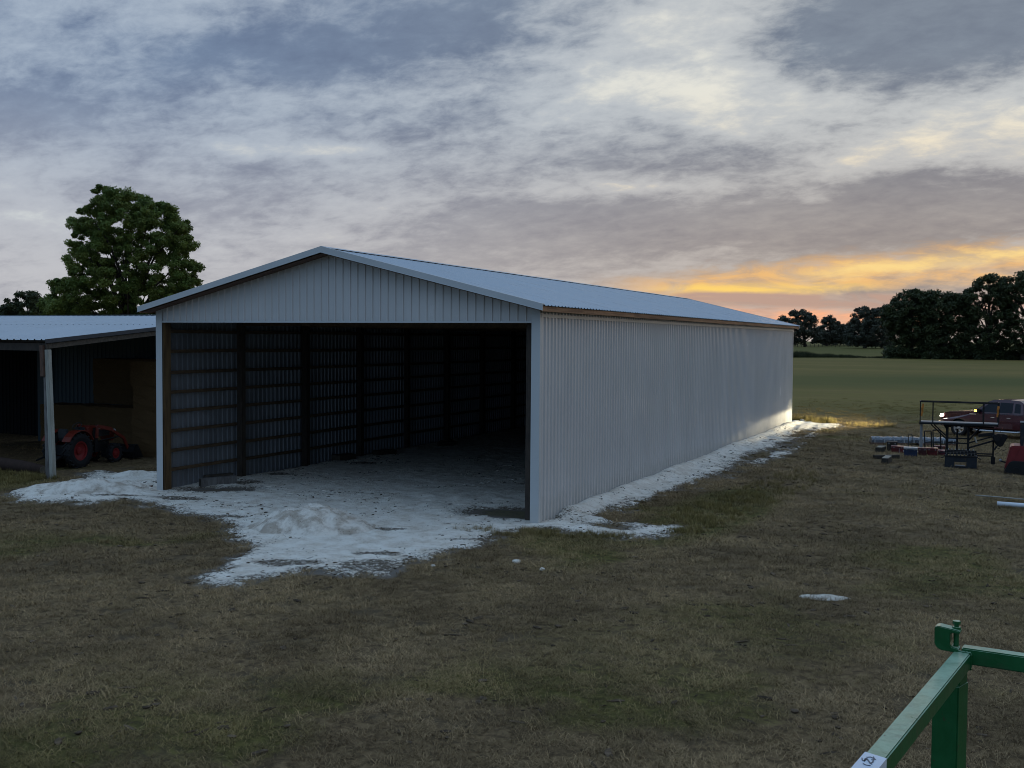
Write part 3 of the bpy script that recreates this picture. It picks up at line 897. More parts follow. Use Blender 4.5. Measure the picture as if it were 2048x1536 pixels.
for s in (1, -1):
    for k in range(10):
        x = BW / 2 + s * (0.25 + k * 0.62)
        o = put('purlin', pur, barn); o.location = (x, 0, HP - SLOPE * abs(x - BW / 2) - 0.055); o.rotation_euler = (0, s * math.atan(SLOPE), 0)

# ------------------------------------------------------------------ white stone heaps and scraps
def heap(name, label, cx, cy, rx, ry, h, rot, seed, mat, ridges=0.3, cat='stone pile'):
    n, m = 64, 26
    V, Fq = [(0, 0, 0)], []
    rr = np.linspace(0, 1.15, m)[1:]; aa = np.linspace(0, 2 * np.pi, n, endpoint=False)
    Rg, A = np.meshgrid(rr, aa, indexing='ij')
    ux, uy = Rg * np.cos(A), Rg * np.sin(A)
    wob = 1 + 0.30 * (fbm(np.cos(A) * 1.4 + seed, np.sin(A) * 1.4, seed, 3) - 0.5) * 2
    x, y = ux * rx * wob, uy * ry * wob
    c, s = math.cos(rot), math.sin(rot)
    X_, Y_ = cx + x * c - y * s, cy + x * s + y * c
    prof = np.clip(1 - Rg ** 1.9, -0.2, 1)
    nz = fbm(X_ * 2.2, Y_ * 2.2, seed + 3, 4) - 0.5
    gul = np.abs(fbm(X_ * 1.3, Y_ * 1.3, seed + 9, 3) - 0.5) * 2
    z = h * prof * (1 + ridges * 1.6 * nz) - h * ridges * 0.9 * (gul < 0.12) * (prof > 0.1) * 0.35 + 0.03 * (fbm(X_ * 7, Y_ * 7, seed + 5, 3) - 0.5) * (Rg < 1)
    z = np.where(Rg > 1.0, -0.05, z + 0.01)
    G = ground_h(X_.ravel(), Y_.ravel()).reshape(X_.shape)
    V = np.concatenate([[[cx, cy, h * 1.0 + 0.01]], np.stack([X_, Y_, z + G], -1).reshape(-1, 3)])
    V[0, 2] = z[0].mean() + G[0].mean()
    i = np.arange((m - 2) * n); r_, k = i // n, i % n; k2 = (k + 1) % n
    Q_ = np.stack([1 + r_ * n + k, 1 + (r_ + 1) * n + k, 1 + (r_ + 1) * n + k2, 1 + r_ * n + k2], 1)
    k = np.arange(n); T = np.stack([np.zeros(n, int), 1 + k, 1 + (k + 1) % n, 1 + (k + 1) % n], 1)
    me = bpy.data.meshes.new(name)
    V = V - np.array([cx, cy, 0])
    me.from_pydata(V.tolist(), [], Q_.tolist() + [tuple(t[:3]) for t in T.tolist()])
    a = me.attributes.new('cover', 'FLOAT', 'POINT'); a.data.foreach_set('value', np.full(len(V), 0.8, np.float32))
    me.polygons.foreach_set('use_smooth', np.ones(len(me.polygons), bool)); me.materials.append(mat); me.update()
    o = put(name, me); o.location = (cx, cy, 0)
    return tag(o, label, cat, 'heaps of white crushed limestone' if 'heap' in label or 'ridge' in label else None)
heap('limestone_pile', 'tall heap of white crushed limestone just outside the open barn front', 7.45, -2.9, 1.65, 1.25, 0.54, 0.43, 11, M['lime_heap'], 0.30)
heap('limestone_pile', 'low wide heap of white limestone spilling left of the barn corner', -1.7, -0.9, 2.2, 1.1, 0.34, 0.38, 23, M['lime_heap'], 0.5)
heap('limestone_pile', 'small ridge of white limestone beside the tractor shed post', -2.9, 2.0, 1.0, 0.38, 0.24, 0.45, 37, M['lime'], 0.4)
heap('limestone_patch', 'isolated scrap of white limestone lying alone on the grass', 19.74, -4.62, 0.40, 0.22, 0.045, 0.35, 41, M['lime'], 0.9, 'stone patch')

def rock(name, label, cx, cy, r, seed, mat, cat='stone', sq=0.6):
    bm = bmesh.new(); bmesh.ops.create_icosphere(bm, subdivisions=2, radius=r)
    rg = random.Random(seed)
    off = [rg.uniform(0, 9) for _ in range(3)]
    for v in bm.verts:
        k = 0.7 + 0.6 * float(fbm(np.array([v.co.x / r * 1.1 + off[0]]), np.array([v.co.y / r * 1.1 + v.co.z / r + off[1]]), seed, 3)[0])
        v.co = Vector((v.co.x * k, v.co.y * k, v.co.z * k * sq))
    me = bpy.data.meshes.new(name); bm.to_mesh(me); bm.free(); me.materials.append(mat)
    a = me.attributes.new('cover', 'FLOAT', 'POINT'); a.data.foreach_set('value', np.full(len(me.vertices), 0.8, np.float32))
    o = put(name, me); o.location = (cx, cy, float(ground_h(cx, cy)) + r * sq * 0.55)
    return tag(o, label, cat)
for i, (u, v, r, lb) in enumerate([(1033, 1127, 0.085, 'largest white stone chunk on the brown grass near the barn corner'),
                                   (1084, 1141, 0.06, 'small white stone chunk right of the largest chunk on brown grass'),
                                   (866, 1134, 0.05, 'small white stone chunk just below the edge of the white spread'),
                                   (300, 977, 0.10, 'brown clod lying on the white stone left of the barn post')]):
    x, y = gpx(u, v)
    rock('stone' if i < 3 else 'clod', lb, x, y, r, 5 + i, M['lime'] if i < 3 else M['brown_wood'])

# timber blocks inside the barn
def block(u, v, L_, w_, h_, rz, label, mat, light=False):
    x, y = gpx(u, v)
    t = thing('timber_block', label, 'timber block', (x, y, float(ground_h(x, y)) + 0.02), rz, 'timber blocks inside the barn')
    MB().box(-L_ / 2, L_ / 2, -w_ / 2, w_ / 2, 0, h_).build('beam', mat, t, bevel=0.012)
    for s in (-1, 1):
        MB().box(s * L_ / 2 - 0.004 if s > 0 else -L_ / 2 - 0.004, s * L_ / 2 + 0.004 if s > 0 else -L_ / 2 + 0.004, -w_ / 2 + 0.015, w_ / 2 - 0.015, 0.015, h_ - 0.015).build('end_grain', M['timber_end'] if light else M['timber'], t)
block(436, 972, 1.15, 0.20, 0.26, 1.12, 'grey sawn timber block nearest the open barn front by the left wall', M['old_wood'])
block(437, 965, 0.95, 0.18, 0.25, 1.2, 'dark timber block lying against the back of the grey block', M['timber'])
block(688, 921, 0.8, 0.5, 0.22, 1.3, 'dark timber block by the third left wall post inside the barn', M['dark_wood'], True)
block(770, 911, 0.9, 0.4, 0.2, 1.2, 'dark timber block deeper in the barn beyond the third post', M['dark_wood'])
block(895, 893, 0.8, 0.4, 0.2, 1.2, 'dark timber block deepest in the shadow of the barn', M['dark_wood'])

# ------------------------------------------------------------------ lean-to shed on the left
shed = thing('lean_to_shed', 'low open shed with a white metal roof left of the barn', 'shed')
EX, EY, EZ, RS = -4.9, 0.30, 4.435, 0.0935
RY = 11.0
lap = 6.1
rz_ = lambda y: EZ + RS * (y - EY)
def shed_sheet(y0, y1, up):
    n, pitch, rh, base, top = 3, 0.305, 0.032, 0.09, 0.035
    prof = []
    for k in range(n):
        m = k * pitch + pitch / 2
        prof += [(k * pitch, 0), (m - base / 2, 0), (m - top / 2, rh), (m + top / 2, rh), (m + base / 2, 0)]
    prof.append((n * pitch, 0)); mb = MB()
    for shell, off in ((0, up), (1, up - 0.005)):
        vs = [(u, y, rz_(y) + h + off) for u, h in prof for y in (y0, y1)]
        mb.add(vs, [(2 * i, 2 * i + 2, 2 * i + 3, 2 * i + 1) for i in range(len(prof) - 1)], shell)
        # thickness at the eave edge
    return raw_mesh(mb, 'roof_panel', (M['roof_steel'], M['roof_back']))
lo_, hi_ = shed_sheet(EY, lap + 0.15, 0.0), shed_sheet(lap, RY, 0.012)
for k in range(24):
    for me in (lo_, hi_):
        o = put('roof_panel', me, shed); o.location = (EX - (k + 1) * 0.915, 0, 0)
MB().box(EX - 22, EX - 0.0, RY - 0.16, RY + 0.12, rz_(RY) + 0.05, rz_(RY) + 0.058).box(EX - 22, EX, RY + 0.10, RY + 0.12, rz_(RY) - 0.25, rz_(RY) + 0.05).build('ridge_flashing', M['roof_steel'], shed)
MB().bar((EX + 0.012, EY, rz_(EY) - 0.04), (EX + 0.012, RY, rz_(RY) - 0.04), 0.02, 0.13).build('gable_trim', M['roof_back'], shed)
MB().bar((EX - 0.07, EY + 0.1, rz_(EY) - 0.20), (EX - 0.07, RY, rz_(RY) - 0.20), 0.05, 0.16).build('rafter', M['timber'], shed)
for k in range(1, 10):
    MB().bar((EX - 0.07 - k * 2.2, EY + 0.1, rz_(EY) - 0.16), (EX - 0.07 - k * 2.2, RY, rz_(RY) - 0.16), 0.05, 0.2).build('rafter', M['dark_wood'], shed)
for k in range(7):
    y = EY + 0.15 + k * 1.7
    MB().box(EX - 22, EX - 0.02, y - 0.045, y + 0.045, rz_(y) - 0.066, rz_(y) - 0.026).build('purlin', M['dark_wood'], shed)
MB().box(EX - 22, EX - 0.1, EY + 0.12, EY + 0.17, EZ - 0.34, EZ - 0.10).build('eave_beam', M['dark_wood'], shed)
# corner post: dark grey round-edged post with a paler squared post strapped to it, brown header block
MB().tube([(-5.02, 0.52, -0.1), (-5.06, 0.50, 3.3)], [0.115, 0.10], 10).build('post', M['old_wood'], shed)
MB().bar((-4.83, 0.50, -0.1), (-4.955, 0.46, EZ - 0.30), 0.155, 0.15, up=(0, 1, 0)).build('post', M['pale_post'], shed, bevel=0.012)
MB().bar((-5.10, 0.40, 3.28), (-5.13, 0.40, EZ - 0.16), 0.15, 0.12, up=(0, 1, 0)).build('header_block', M['brown_wood'], shed, bevel=0.008)
for k in (1, 2, 3):
    MB().box(-4.95 - 4.4 * k - 0.09, -4.95 - 4.4 * k + 0.09, 0.42, 0.58, -0.1, EZ - 0.1).build('post', M['old_wood'], shed)
# blue back wall of ribbed sheets, open bay beyond its left end
BYW = 9.2
me = raw_mesh(ribbed(0.915, 4, 0.02, 0.08, 0.045, (1, 0, 0, -1), -0.05, rz_(BYW) - 0.1), 'wall_panel', (M['blue_steel'], M['roof_back']))
for k in range(11):
    o = put('wall_panel', me, shed); o.location = (EX - 0.05 - (k + 1) * 0.915, BYW, 0)
me = raw_mesh(ribbed(0.915, 4, 0.02, 0.08, 0.045, (1, 0, 0, -1), -0.05, 5.2), 'wall_panel', (M['pitch'], M['pitch']))  # back of the open bay, its shade put into the sheet colour
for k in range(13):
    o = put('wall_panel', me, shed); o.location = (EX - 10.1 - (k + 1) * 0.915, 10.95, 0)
MB().box(EX - 10.4, EX - 9.6, BYW - 0.10, BYW - 0.04, -0.05, rz_(BYW) - 0.12).build('corner_trim', M['blue_steel'], shed)
MB().bar((-8.4, BYW - 0.12, 3.2), (-7.75, BYW - 0.12, rz_(BYW) - 0.2), 0.12, 0.06, up=(0, 1, 0)).build('brace', M['dark_wood'], shed)
MB().bar((-8.0, BYW - 0.19, 3.0), (-8.3, BYW - 0.19, rz_(BYW) - 0.2), 0.12, 0.06, up=(0, 1, 0)).build('brace', M['dark_wood'], shed)

# hay bales: two stacks behind the tractor
def bale_mesh(L_, w_, h_, seed):
    bm = bmesh.new()
    bmesh.ops.create_cube(bm, size=1.0)
    bmesh.ops.subdivide_edges(bm, edges=bm.edges, cuts=7, use_grid_fill=True)
    for v in bm.verts:
        p = Vector((v.co.x * L_, v.co.y * w_, (v.co.z + 0.5) * h_))
        n = float(fbm(np.array([p.x * 5 + p.z * 3 + seed]), np.array([p.y * 5 - p.z * 4]), seed, 3)[0]) - 0.5
        k = 1 - 0.10 * max(0, abs(v.co.x) * 2 - 0.8) * max(0, abs(v.co.z) * 2 - 0.8) * 5
        v.co = Vector((p.x * k + n * 0.07, p.y + n * 0.09, max(0, p.z + n * 0.05)))
    me = bpy.data.meshes.new('hay_bale'); bm.to_mesh(me); bm.free(); me.materials.append(M['hay'])
    return me
bm1, bm2 = bale_mesh(2.4, 1.2, 0.92, 3), bale_mesh(2.4, 1.2, 0.92, 8)
HG = 'hay bales stacked in the shed'
for (x, y, z, rz, lb) in [(-8.9, 7.4, 0, 0.1, 'bottom hay bale behind the red tractor hood'), (-8.9, 7.4, 0.9, 0.08, 'upper hay bale in the low stack behind the tractor'),
                          (-11.4, 7.5, 0, 0.06, 'bottom hay bale behind the tractor rear wheel'), (-11.4, 7.5, 0.9, 0.1, 'upper hay bale at the left end of the low stack'),
                          (-9.6, 8.5, 1.84, 0, 'dark hay bale set back above the low stack'), (-9.6, 8.5, 2.74, 0.03, 'topmost dark hay bale against the blue wall'),
                          (-6.2, 7.2, 0, 0.16, 'lowest hay bale of the tall stack next to the barn'), (-6.25, 7.2, 0.9, 0.12, 'second hay bale up in the tall stack next to the barn'),
                          (-6.2, 7.25, 1.8, 0.18, 'third hay bale up in the tall stack next to the barn'), (-6.3, 7.2, 2.7, 0.13, 'top hay bale of the tall stack next to the barn')]:
    o = put('hay_bale', bm1 if random.random() < 0.5 else bm2); o.location = (x, y, z); o.rotation_euler = (0, 0, rz); tag(o, lb, 'hay bale', HG)

# log on the ground at the left edge
lx, ly = gpx(35, 944)
lt = thing('log', 'thick brown log lying on the grass in front of the shed opening', 'log', (lx, ly, 0.0), -0.12)
lm = MB().tube([(-2.6, 0.05, 0.21), (-1.2, 0, 0.22), (0.2, 0.03, 0.21), (1.35, 0.02, 0.17)], [0.23, 0.22, 0.20, 0.15], 14)
lm.build('trunk', M['log_bark'], lt, smooth=True)
MB().tube([(1.345, 0.02, 0.17), (1.362, 0.02, 0.17)], 0.125, 14).build('cut_end', M['timber_end'], lt)

# ------------------------------------------------------------------ red tractor under the shed roof
def wheel(parent, x, y, r, w_, rim_r, rim_mat, side, lugs=0, spokes=0, name='wheel', dish=0.06):
    """wheel with tyre and rim; axis along local y; side = +1 if its outer face looks to +y"""
    wr = bpy.data.objects.new(name, None); COL.objects.link(wr); wr.parent = parent; wr.location = (x, y, r)
    h = w_ / 2
    prof = [(rim_r, -h * 0.8), (rim_r + (r - rim_r) * 0.45, -h), (r - 0.04, -h * 0.92), (r, -h * 0.6), (r, h * 0.6), (r - 0.04, h * 0.92), (rim_r + (r - rim_r) * 0.45, h), (rim_r, h * 0.8)]
    mb = MB().lathe(prof, (0, 0, 0), 'y', 36)
    for k in range(lugs):
        a = 2 * math.pi * k / lugs
        for s in (-1, 1):
            a2 = a + (0 if s < 0 else math.pi / lugs)
            p = Vector((math.cos(a2) * (r + 0.005), s * h * 0.05, math.sin(a2) * (r + 0.005))); q = Vector((math.cos(a2 + 0.22) * (r - 0.005), s * h * 0.95, math.sin(a2 + 0.22) * (r - 0.005)))
            mb.bar(p, q, 0.05, 0.05, up=p.normalized())
    mb.build('tyre', M['rubber'], wr, smooth=False)
    rm = MB().lathe([(rim_r + 0.012, -h * 0.75), (rim_r + 0.012, h * 0.78), (rim_r - 0.03, h * 0.78), (rim_r - 0.05, h * 0.5), (rim_r - 0.05, -h * 0.7)], (0, 0, 0), 'y', 32)
    d = h * 0.78 - dish
    if spokes:
        for k in range(spokes):
            a = 2 * math.pi * k / spokes
            for da in (-0.10, 0.10):
                rm.bar((math.cos(a) * 0.05, side * d, math.sin(a) * 0.05), (math.cos(a + da) * (rim_r - 0.01), side * (h * 0.72), math.sin(a + da) * (rim_r - 0.01)), 0.045, 0.03, up=(0, 1, 0))
        rm.lathe([(0.0, side * (d - 0.02)), (0.09, side * (d - 0.02)), (0.075, side * (d + 0.025)), (0.0, side * (d + 0.03))], (0, 0, 0), 'y', 16)
    else:
        rm.lathe([(0.0, side * (d - 0.02)), (rim_r - 0.03, side * (d + 0.03)), (rim_r - 0.03, side * (d + 0.045)), (0.13, side * d), (0.12, side * (d + 0.05)), (0.0, side * (d + 0.06))], (0, 0, 0), 'y', 24)
        for k in range(6):
            a = 2 * math.pi * k / 6
            rm.tube([(math.cos(a) * 0.085, side * (d + 0.05), math.sin(a) * 0.085), (math.cos(a) * 0.085, side * (d + 0.075), math.sin(a) * 0.085)], 0.012, 6)
    rm.build('rim', rim_mat, wr, smooth=False)
    return wr

def build_tractor():
    # local x forward, y left; the camera sees the right (-y) side
    t = thing('tractor', 'small red tractor with a front loader parked under the shed roof', 'tractor', (-6.86, 2.97, 0.0), R_(96))
    for s in (-1, 1):
        wheel(t, 0, s * 0.43, 0.60, 0.30, 0.335, M['red_rim'], s, lugs=18, dish=0.1)
        wheel(t, 1.78, s * 0.48, 0.345, 0.22, 0.19, M['red_rim'], s, lugs=14, dish=0.05)
        f_ = MB()
        arc = [(0.70 * math.cos(a), 0.60 + 0.72 * math.sin(a)) for a in np.linspace(R_(28), R_(150), 9)]
        arc2 = [(x * 0.96, 0.60 + (z - 0.60) * 0.955) for x, z in reversed(arc)]
        f_.prism(arc + arc2, lambda a, b, c: (a, c, b), s * 0.26, s * 0.60)
        f_.build('fender', M['tractor_red'], t, bevel=0.008)
    MB().box(-0.35, 0.35, -0.26, 0.26, 0.45, 0.80).box(0.3, 1.9, -0.17, 0.17, 0.42, 0.78).build('gearbox', M['black_steel'], t, bevel=0.02)
    hood = [(0.62, 0.86), (0.62, 1.34), (0.80, 1.40), (1.5, 1.36), (1.98, 1.26), (2.08, 1.16), (2.08, 0.80), (1.95, 0.76), (1.9, 1.0), (0.9, 1.02)]
    MB().prism(hood, lambda a, b, c: (a, c, b), -0.26, 0.26).build('hood', M['tractor_red'], t, bevel=0.03)
    MB().box(0.92, 1.80, -0.275, 0.275, 0.99, 1.22).build('engine_screen', M['black_plastic'], t, bevel=0.01)
    MB().box(1.1, 1.32, -0.282, 0.282, 1.25, 1.285).build('badge', M['white_plastic'], t)
    MB().box(0.55, 0.64, -0.2, 0.2, 0.8, 1.36).build('dashboard', M['black_plastic'], t, bevel=0.02)
    for s in (-1, 1):
        MB().lathe([(0.0, 0.02), (0.075, 0.02), (0.082, 0.0), (0.07, -0.03), (0, -0.03)], (2.0, s * 0.31, 1.13), 'y', 18).build('headlight', M['white_plastic'], t)
        MB().bar((1.85, s * 0.25, 1.12), (2.0, s * 0.31, 1.13), 0.03, 0.03).build('lamp_bracket', M['tractor_red'], t)
    MB().tube([(0.62, 0, 1.25), (0.45, 0, 1.42)], 0.02, 8).build('steering_column', M['black_steel'], t)
    ring = [(0.45 + 0.17 * math.cos(a) * 0.75, 0.17 * math.sin(a), 1.42 + 0.17 * math.cos(a) * 0.6) for a in np.linspace(0, 2 * math.pi, 21)]
    MB().tube(ring, 0.014, 6).build('steering_wheel', M['black_plastic'], t)
    MB().box(-0.22, 0.22, -0.22, 0.22, 0.92, 1.02).build('seat', M['black_plastic'], t, bevel=0.03)
    MB().box(-0.27, -0.18, -0.21, 0.21, 1.0, 1.36).build('seat_back', M['black_plastic'], t, bevel=0.03)
    MB().box(0.32, 0.62, -0.5, 0.5, 0.50, 0.53).build('footboard', M['tractor_red'], t)
    MB().box(-0.72, -0.35, -0.3, 0.3, 0.38, 0.44).bar((-0.35, -0.28, 0.55), (-1.1, -0.36, 0.34), 0.05, 0.05).bar((-0.35, 0.28, 0.55), (-1.1, 0.36, 0.34), 0.05, 0.05).build('hitch', M['black_steel'], t)
    for s in (-1, 1):
        a = MB()
        for p, q in (((0.95, 0.95), (0.98, 1.40)), ((0.98, 1.38), (1.7, 1.20)), ((1.7, 1.20), (2.35, 0.86)), ((2.35, 0.88), (2.62, 0.42))):
            a.bar((p[0], s * 0.42, p[1]), (q[0], s * 0.42, q[1]), 0.06, 0.11)
        a.build('loader_arm', M['tractor_red'], t, bevel=0.008)
        MB().tube([(1.15, s * 0.42, 0.85), (2.1, s * 0.42, 0.92)], 0.028, 8).build('hydraulic_ram', M['black_steel'], t)
        MB().box(0.88, 1.05, s * 0.36 - 0.04, s * 0.36 + 0.04, 0.45, 1.32).build('loader_post', M['black_steel'], t)
    bk = [(2.58, 0.08), (3.12, 0.06), (3.10, 0.09), (2.66, 0.14), (2.58, 0.30), (2.68, 0.50), (2.80, 0.56), (2.77, 0.58), (2.62, 0.52), (2.52, 0.30)]
    b = MB().prism(bk, lambda a, b_, c: (a, c, b_), -0.72, 0.72)
    side = [(2.54, 0.08), (3.10, 0.07), (2.80, 0.57), (2.62, 0.52), (2.53, 0.30)]
    for s in (-0.72, 0.705): b.prism(side, lambda a, b_, c: (a, c, b_), s, s + 0.015)
    b.build('loader_bucket', M['black_steel'], t)
    MB().tube([(1.2, -0.2, 1.36), (1.2, -0.2, 1.40)], 0.03, 8).build('exhaust', M['black_steel'], t)
build_tractor()

# ------------------------------------------------------------------ dark red pickup with its lamps on
def build_truck():
    hd = math.atan2(0.40, -0.9165)
    # local x forward, y left
    ax, ay = 20.83, 32.2
    fx, fy = math.cos(hd), math.sin(hd); lx_, ly_ = -fy, fx
    wx, wy = 1.82, 0.86                      # front left wheel in local coordinates
    ox, oy = ax - fx * wx - lx_ * wy, ay - fy * wx - ly_ * wy
    t = thing('pickup_truck', 'dark red crew cab pickup truck with headlights on behind the work platform', 'pickup truck', (ox, oy, 0.0), hd)
    H = 0.985
    def arch(cx, r=0.47, z0=0.40, n=9):
        return [(cx + r * math.cos(a), z0 + r * math.sin(a)) for a in np.linspace(0, math.pi, n)]
    low = [(-2.98, 0.55), (-2.98, 1.18), (-1.28, 1.20), (1.02, 1.21), (1.2, 1.22), (2.55, 1.13), (2.74, 1.04), (2.80, 0.78), (2.78, 0.46)] \
        + [p for p in arch(1.82)] + [(1.30, 0.46), (-1.30, 0.46)] + [p for p in arch(-1.82)] + [(-2.34, 0.5)]
    zb = lambda z: 1.0 if z > 0.75 else 1.0 - (0.75 - z) * 0.12
    mb = MB(); n = len(low)
    taper = lambda x: 1.0 - max(0, x - 2.3) * 0.22
    vs = [(x, s * H * taper(x) * (1.0 if z < 0.95 else 1.0 - (z - 0.95) * 0.16), z) for s in (1, -1) for x, z in low]
    mb.add(vs, [tuple(range(n)), tuple(reversed(range(n, 2 * n)))] + [(i, (i + 1) % n, (i + 1) % n + n, i + n) for i in range(n)])
    # bed opening: flat dark sheet on the solid body, no real recess
    mb.build('body', M['truck_paint'], t, bevel=0.03, seg=2)
    MB().box(-2.86, -1.36, -0.80, 0.80, 1.195, 1.215).build('bed_liner', M['black_plastic'], t)
    hood = [(1.10, 1.20), (1.12, 1.255), (1.8, 1.245), (2.40, 1.185), (2.62, 1.10), (2.62, 1.05), (1.1, 1.15)]
    MB().prism(hood, lambda a, b_, c: (a, c, b_), -0.78, 0.78).build('hood', M['truck_paint'], t, bevel=0.035)
    # cab with inset top
    cab = [(-1.26, 1.17, 0), (1.18, 1.19, 0), (0.42, 1.78, 1), (0.20, 1.855, 1), (-0.55, 1.875, 1), (-1.0, 1.84, 1), (-1.20, 1.72, 1)]
    n = len(cab)
    yw = lambda z: 0.955 - (z - 1.18) * 0.27
    vs = [(x, s * yw(z), z) for s in (1, -1) for x, z, _ in cab]
    MB().add(vs, [tuple(range(n)), tuple(reversed(range(n, 2 * n)))] + [(i, (i + 1) % n, (i + 1) % n + n, i + n) for i in range(n)]).build('cab', M['truck_paint'], t, bevel=0.03)
    def glass(pts, s, name='side_window', lift=0.012):
        vs = [(x, s * (yw(z) + lift), z) for x, z in pts] + [(x, s * (yw(z) - 0.01), z) for x, z in pts]
        k = len(pts)
        MB().add(vs, [tuple(range(k)), tuple(reversed(range(k, 2 * k)))] + [(i, (i + 1) % k, (i + 1) % k + k, i + k) for i in range(k)]).build(name, M['glass_dark'], t)
    for s in (1, -1):
        glass([(0.90, 1.26), (0.36, 1.71), (-0.02, 1.74), (-0.02, 1.26)], s)
        glass([(-0.12, 1.26), (-0.12, 1.74), (-0.72, 1.73), (-0.72, 1.26)], s)
        glass([(-0.82, 1.28), (-0.82, 1.72), (-1.05, 1.69), (-1.10, 1.28)], s)
        # doors: panels a little proud of the body so real shut lines show
        for a, b_, nm in ((-0.03, 1.06, 'door'), (-0.78, -0.07, 'door')):
            d = MB()
            pts = [(a, 0.52), (b_, 0.52), (b_, 1.16), (a, 1.16)]
            vs = [(x, s * (H * (1.0 if z < 0.95 else 1.0 - (z - 0.95) * 0.16) + 0.012), z) for x, z in pts] + [(x, s * (H - 0.06), z) for x, z in pts]
            d.add(vs, [(0, 1, 2, 3), (7, 6, 5, 4), (0, 1, 5, 4), (1, 2, 6, 5), (2, 3, 7, 6), (3, 0, 4, 7)])
            do = d.build(nm, M['truck_paint'], t, bevel=0.008)
            MB().bar((a + 0.10, s * (H + 0.018), 1.02), (a + 0.28, s * (H + 0.018), 1.02), 0.03, 0.035).build('door_handle', M['chrome'], do)
        MB().box(0.95, 1.28, s * (H + 0.016) - 0.006, s * (H + 0.016) + 0.006, 1.115, 1.15).build('fender_badge', M['chrome'], t)
        MB().tube([(1.15, s * (H - 0.16), 0.40), (0.9, s * (H + 0.06), 0.37), (-0.95, s * (H + 0.06), 0.37), (-1.15, s * (H - 0.16), 0.40)], 0.045, 8).build('running_board', M['rim_alloy'], t)
        mo = MB().box(0.80, 0.94, s * 1.06 - 0.08, s * 1.06 + 0.14 * s if s > 0 else s * 1.06 + 0.08, 1.20, 1.42) if s > 0 else MB().box(0.80, 0.94, -1.20, -0.98, 1.20, 1.42)
        mir = mo.build('mirror', M['black_plastic'], t, bevel=0.02)
        MB().box(0.84, 0.95, s * 1.205 - 0.008, s * 1.205 + 0.012, 1.27, 1.36).box(0.935, 0.955, s * 1.12 - 0.06, s * 1.12 + 0.06, 1.27, 1.36).build('turn_signal', M['amber_lit'], mir)
        # wraparound headlight and fog light
        hl = [(2.62, 0.94), (2.62, 1.06), (2.79, 1.03), (2.82, 0.92)]
        vs = [(x, s * (H * taper(x) + 0.010) * 0.995, z) for x, z in hl] + [(x + 0.02, s * (H * taper(x) - 0.34), z) for x, z in hl]
        MB().add(vs, [(0, 1, 2, 3), (7, 6, 5, 4), (0, 1, 5, 4), (1, 2, 6, 5), (2, 3, 7, 6), (3, 0, 4, 7)]).build('headlight', M['headlight_lit'], t)
        MB().lathe([(0, -0.03), (0.06, -0.03), (0.06, 0.03), (0, 0.035)], (2.86, s * 0.83, 0.58), 'x', 14).build('fog_light', M['foglight_lit'], t)
        MB().box(-3.0, -2.93, s * 0.86 - 0.07, s * 0.86 + 0.07, 0.85, 1.12).build('tail_light', M['tractor_red'], t)
    ws = [(1.12, 1.23), (0.46, 1.755)]
    vs = [(x + 0.02, s * (yw(z) - 0.08), z + 0.01) for x, z in ws for s in (1, -1)] + [(x - 0.02, s * (yw(z) - 0.08), z - 0.02) for x, z in ws for s in (1, -1)]
    MB().add(vs, [(0, 1, 3, 2), (4, 6, 7, 5), (0, 2, 6, 4), (1, 5, 7, 3), (0, 4, 5, 1), (2, 3, 7, 6)]).build('windscreen', M['glass_dark'], t)
    MB().box(2.74, 2.84, -0.60, 0.60, 0.72, 1.02).build('grille', M['black_plastic'], t, bevel=0.02)
    MB().box(2.66, 2.94, -0.93, 0.93, 0.47, 0.70).build('front_bumper', M['chrome'], t, bevel=0.05)
    MB().box(-3.12, -2.95, -0.9, 0.9, 0.5, 0.7).build('rear_bumper', M['chrome'], t, bevel=0.03)
    MB().box(-2.7, 2.4, -0.55, 0.55, 0.3, 0.5).build('chassis', M['black_steel'], t)
    for x in (1.82, -1.82):
        for s in (1, -1):
            wheel(t, x, s * 0.855, 0.40, 0.27, 0.25, M['rim_alloy'], s, 0, 6, dish=0.03)
    # the lamps themselves
    for s in (1, -1):
        L = bpy.data.lights.new('headlamp', 'SPOT'); L.energy = HEAD_W; L.color = (1.0, 0.90, 0.60); L.spot_size = R_(62); L.spot_blend = 0.55; L.shadow_soft_size = 0.05
        lo = bpy.data.objects.new('headlamp', L); COL.objects.link(lo); lo.parent = t; lo.location = (2.95, s * 0.72, 0.98)
        aim = Vector((1.0, -0.16, -0.075))
        lo.rotation_euler = aim.to_track_quat('-Z', 'Y').to_euler()
        lo.scale = (1.0, 0.30, 1.0)
        L = bpy.data.lights.new('foglamp', 'SPOT'); L.energy = HEAD_W * 1.9; L.color = (1.0, 0.90, 0.62); L.spot_size = R_(140); L.spot_blend = 0.25; L.shadow_soft_size = 0.04
        lo = bpy.data.objects.new('foglamp', L); COL.objects.link(lo); lo.parent = t; lo.location = (2.96, s * 0.83, 0.60)
        lo.rotation_euler = Vector((1.0, 0.30, -0.045)).to_track_quat('-Z', 'Y').to_euler(); lo.scale = (1.0, 0.035, 1.0)
HEAD_W = 1700.0
build_truck()

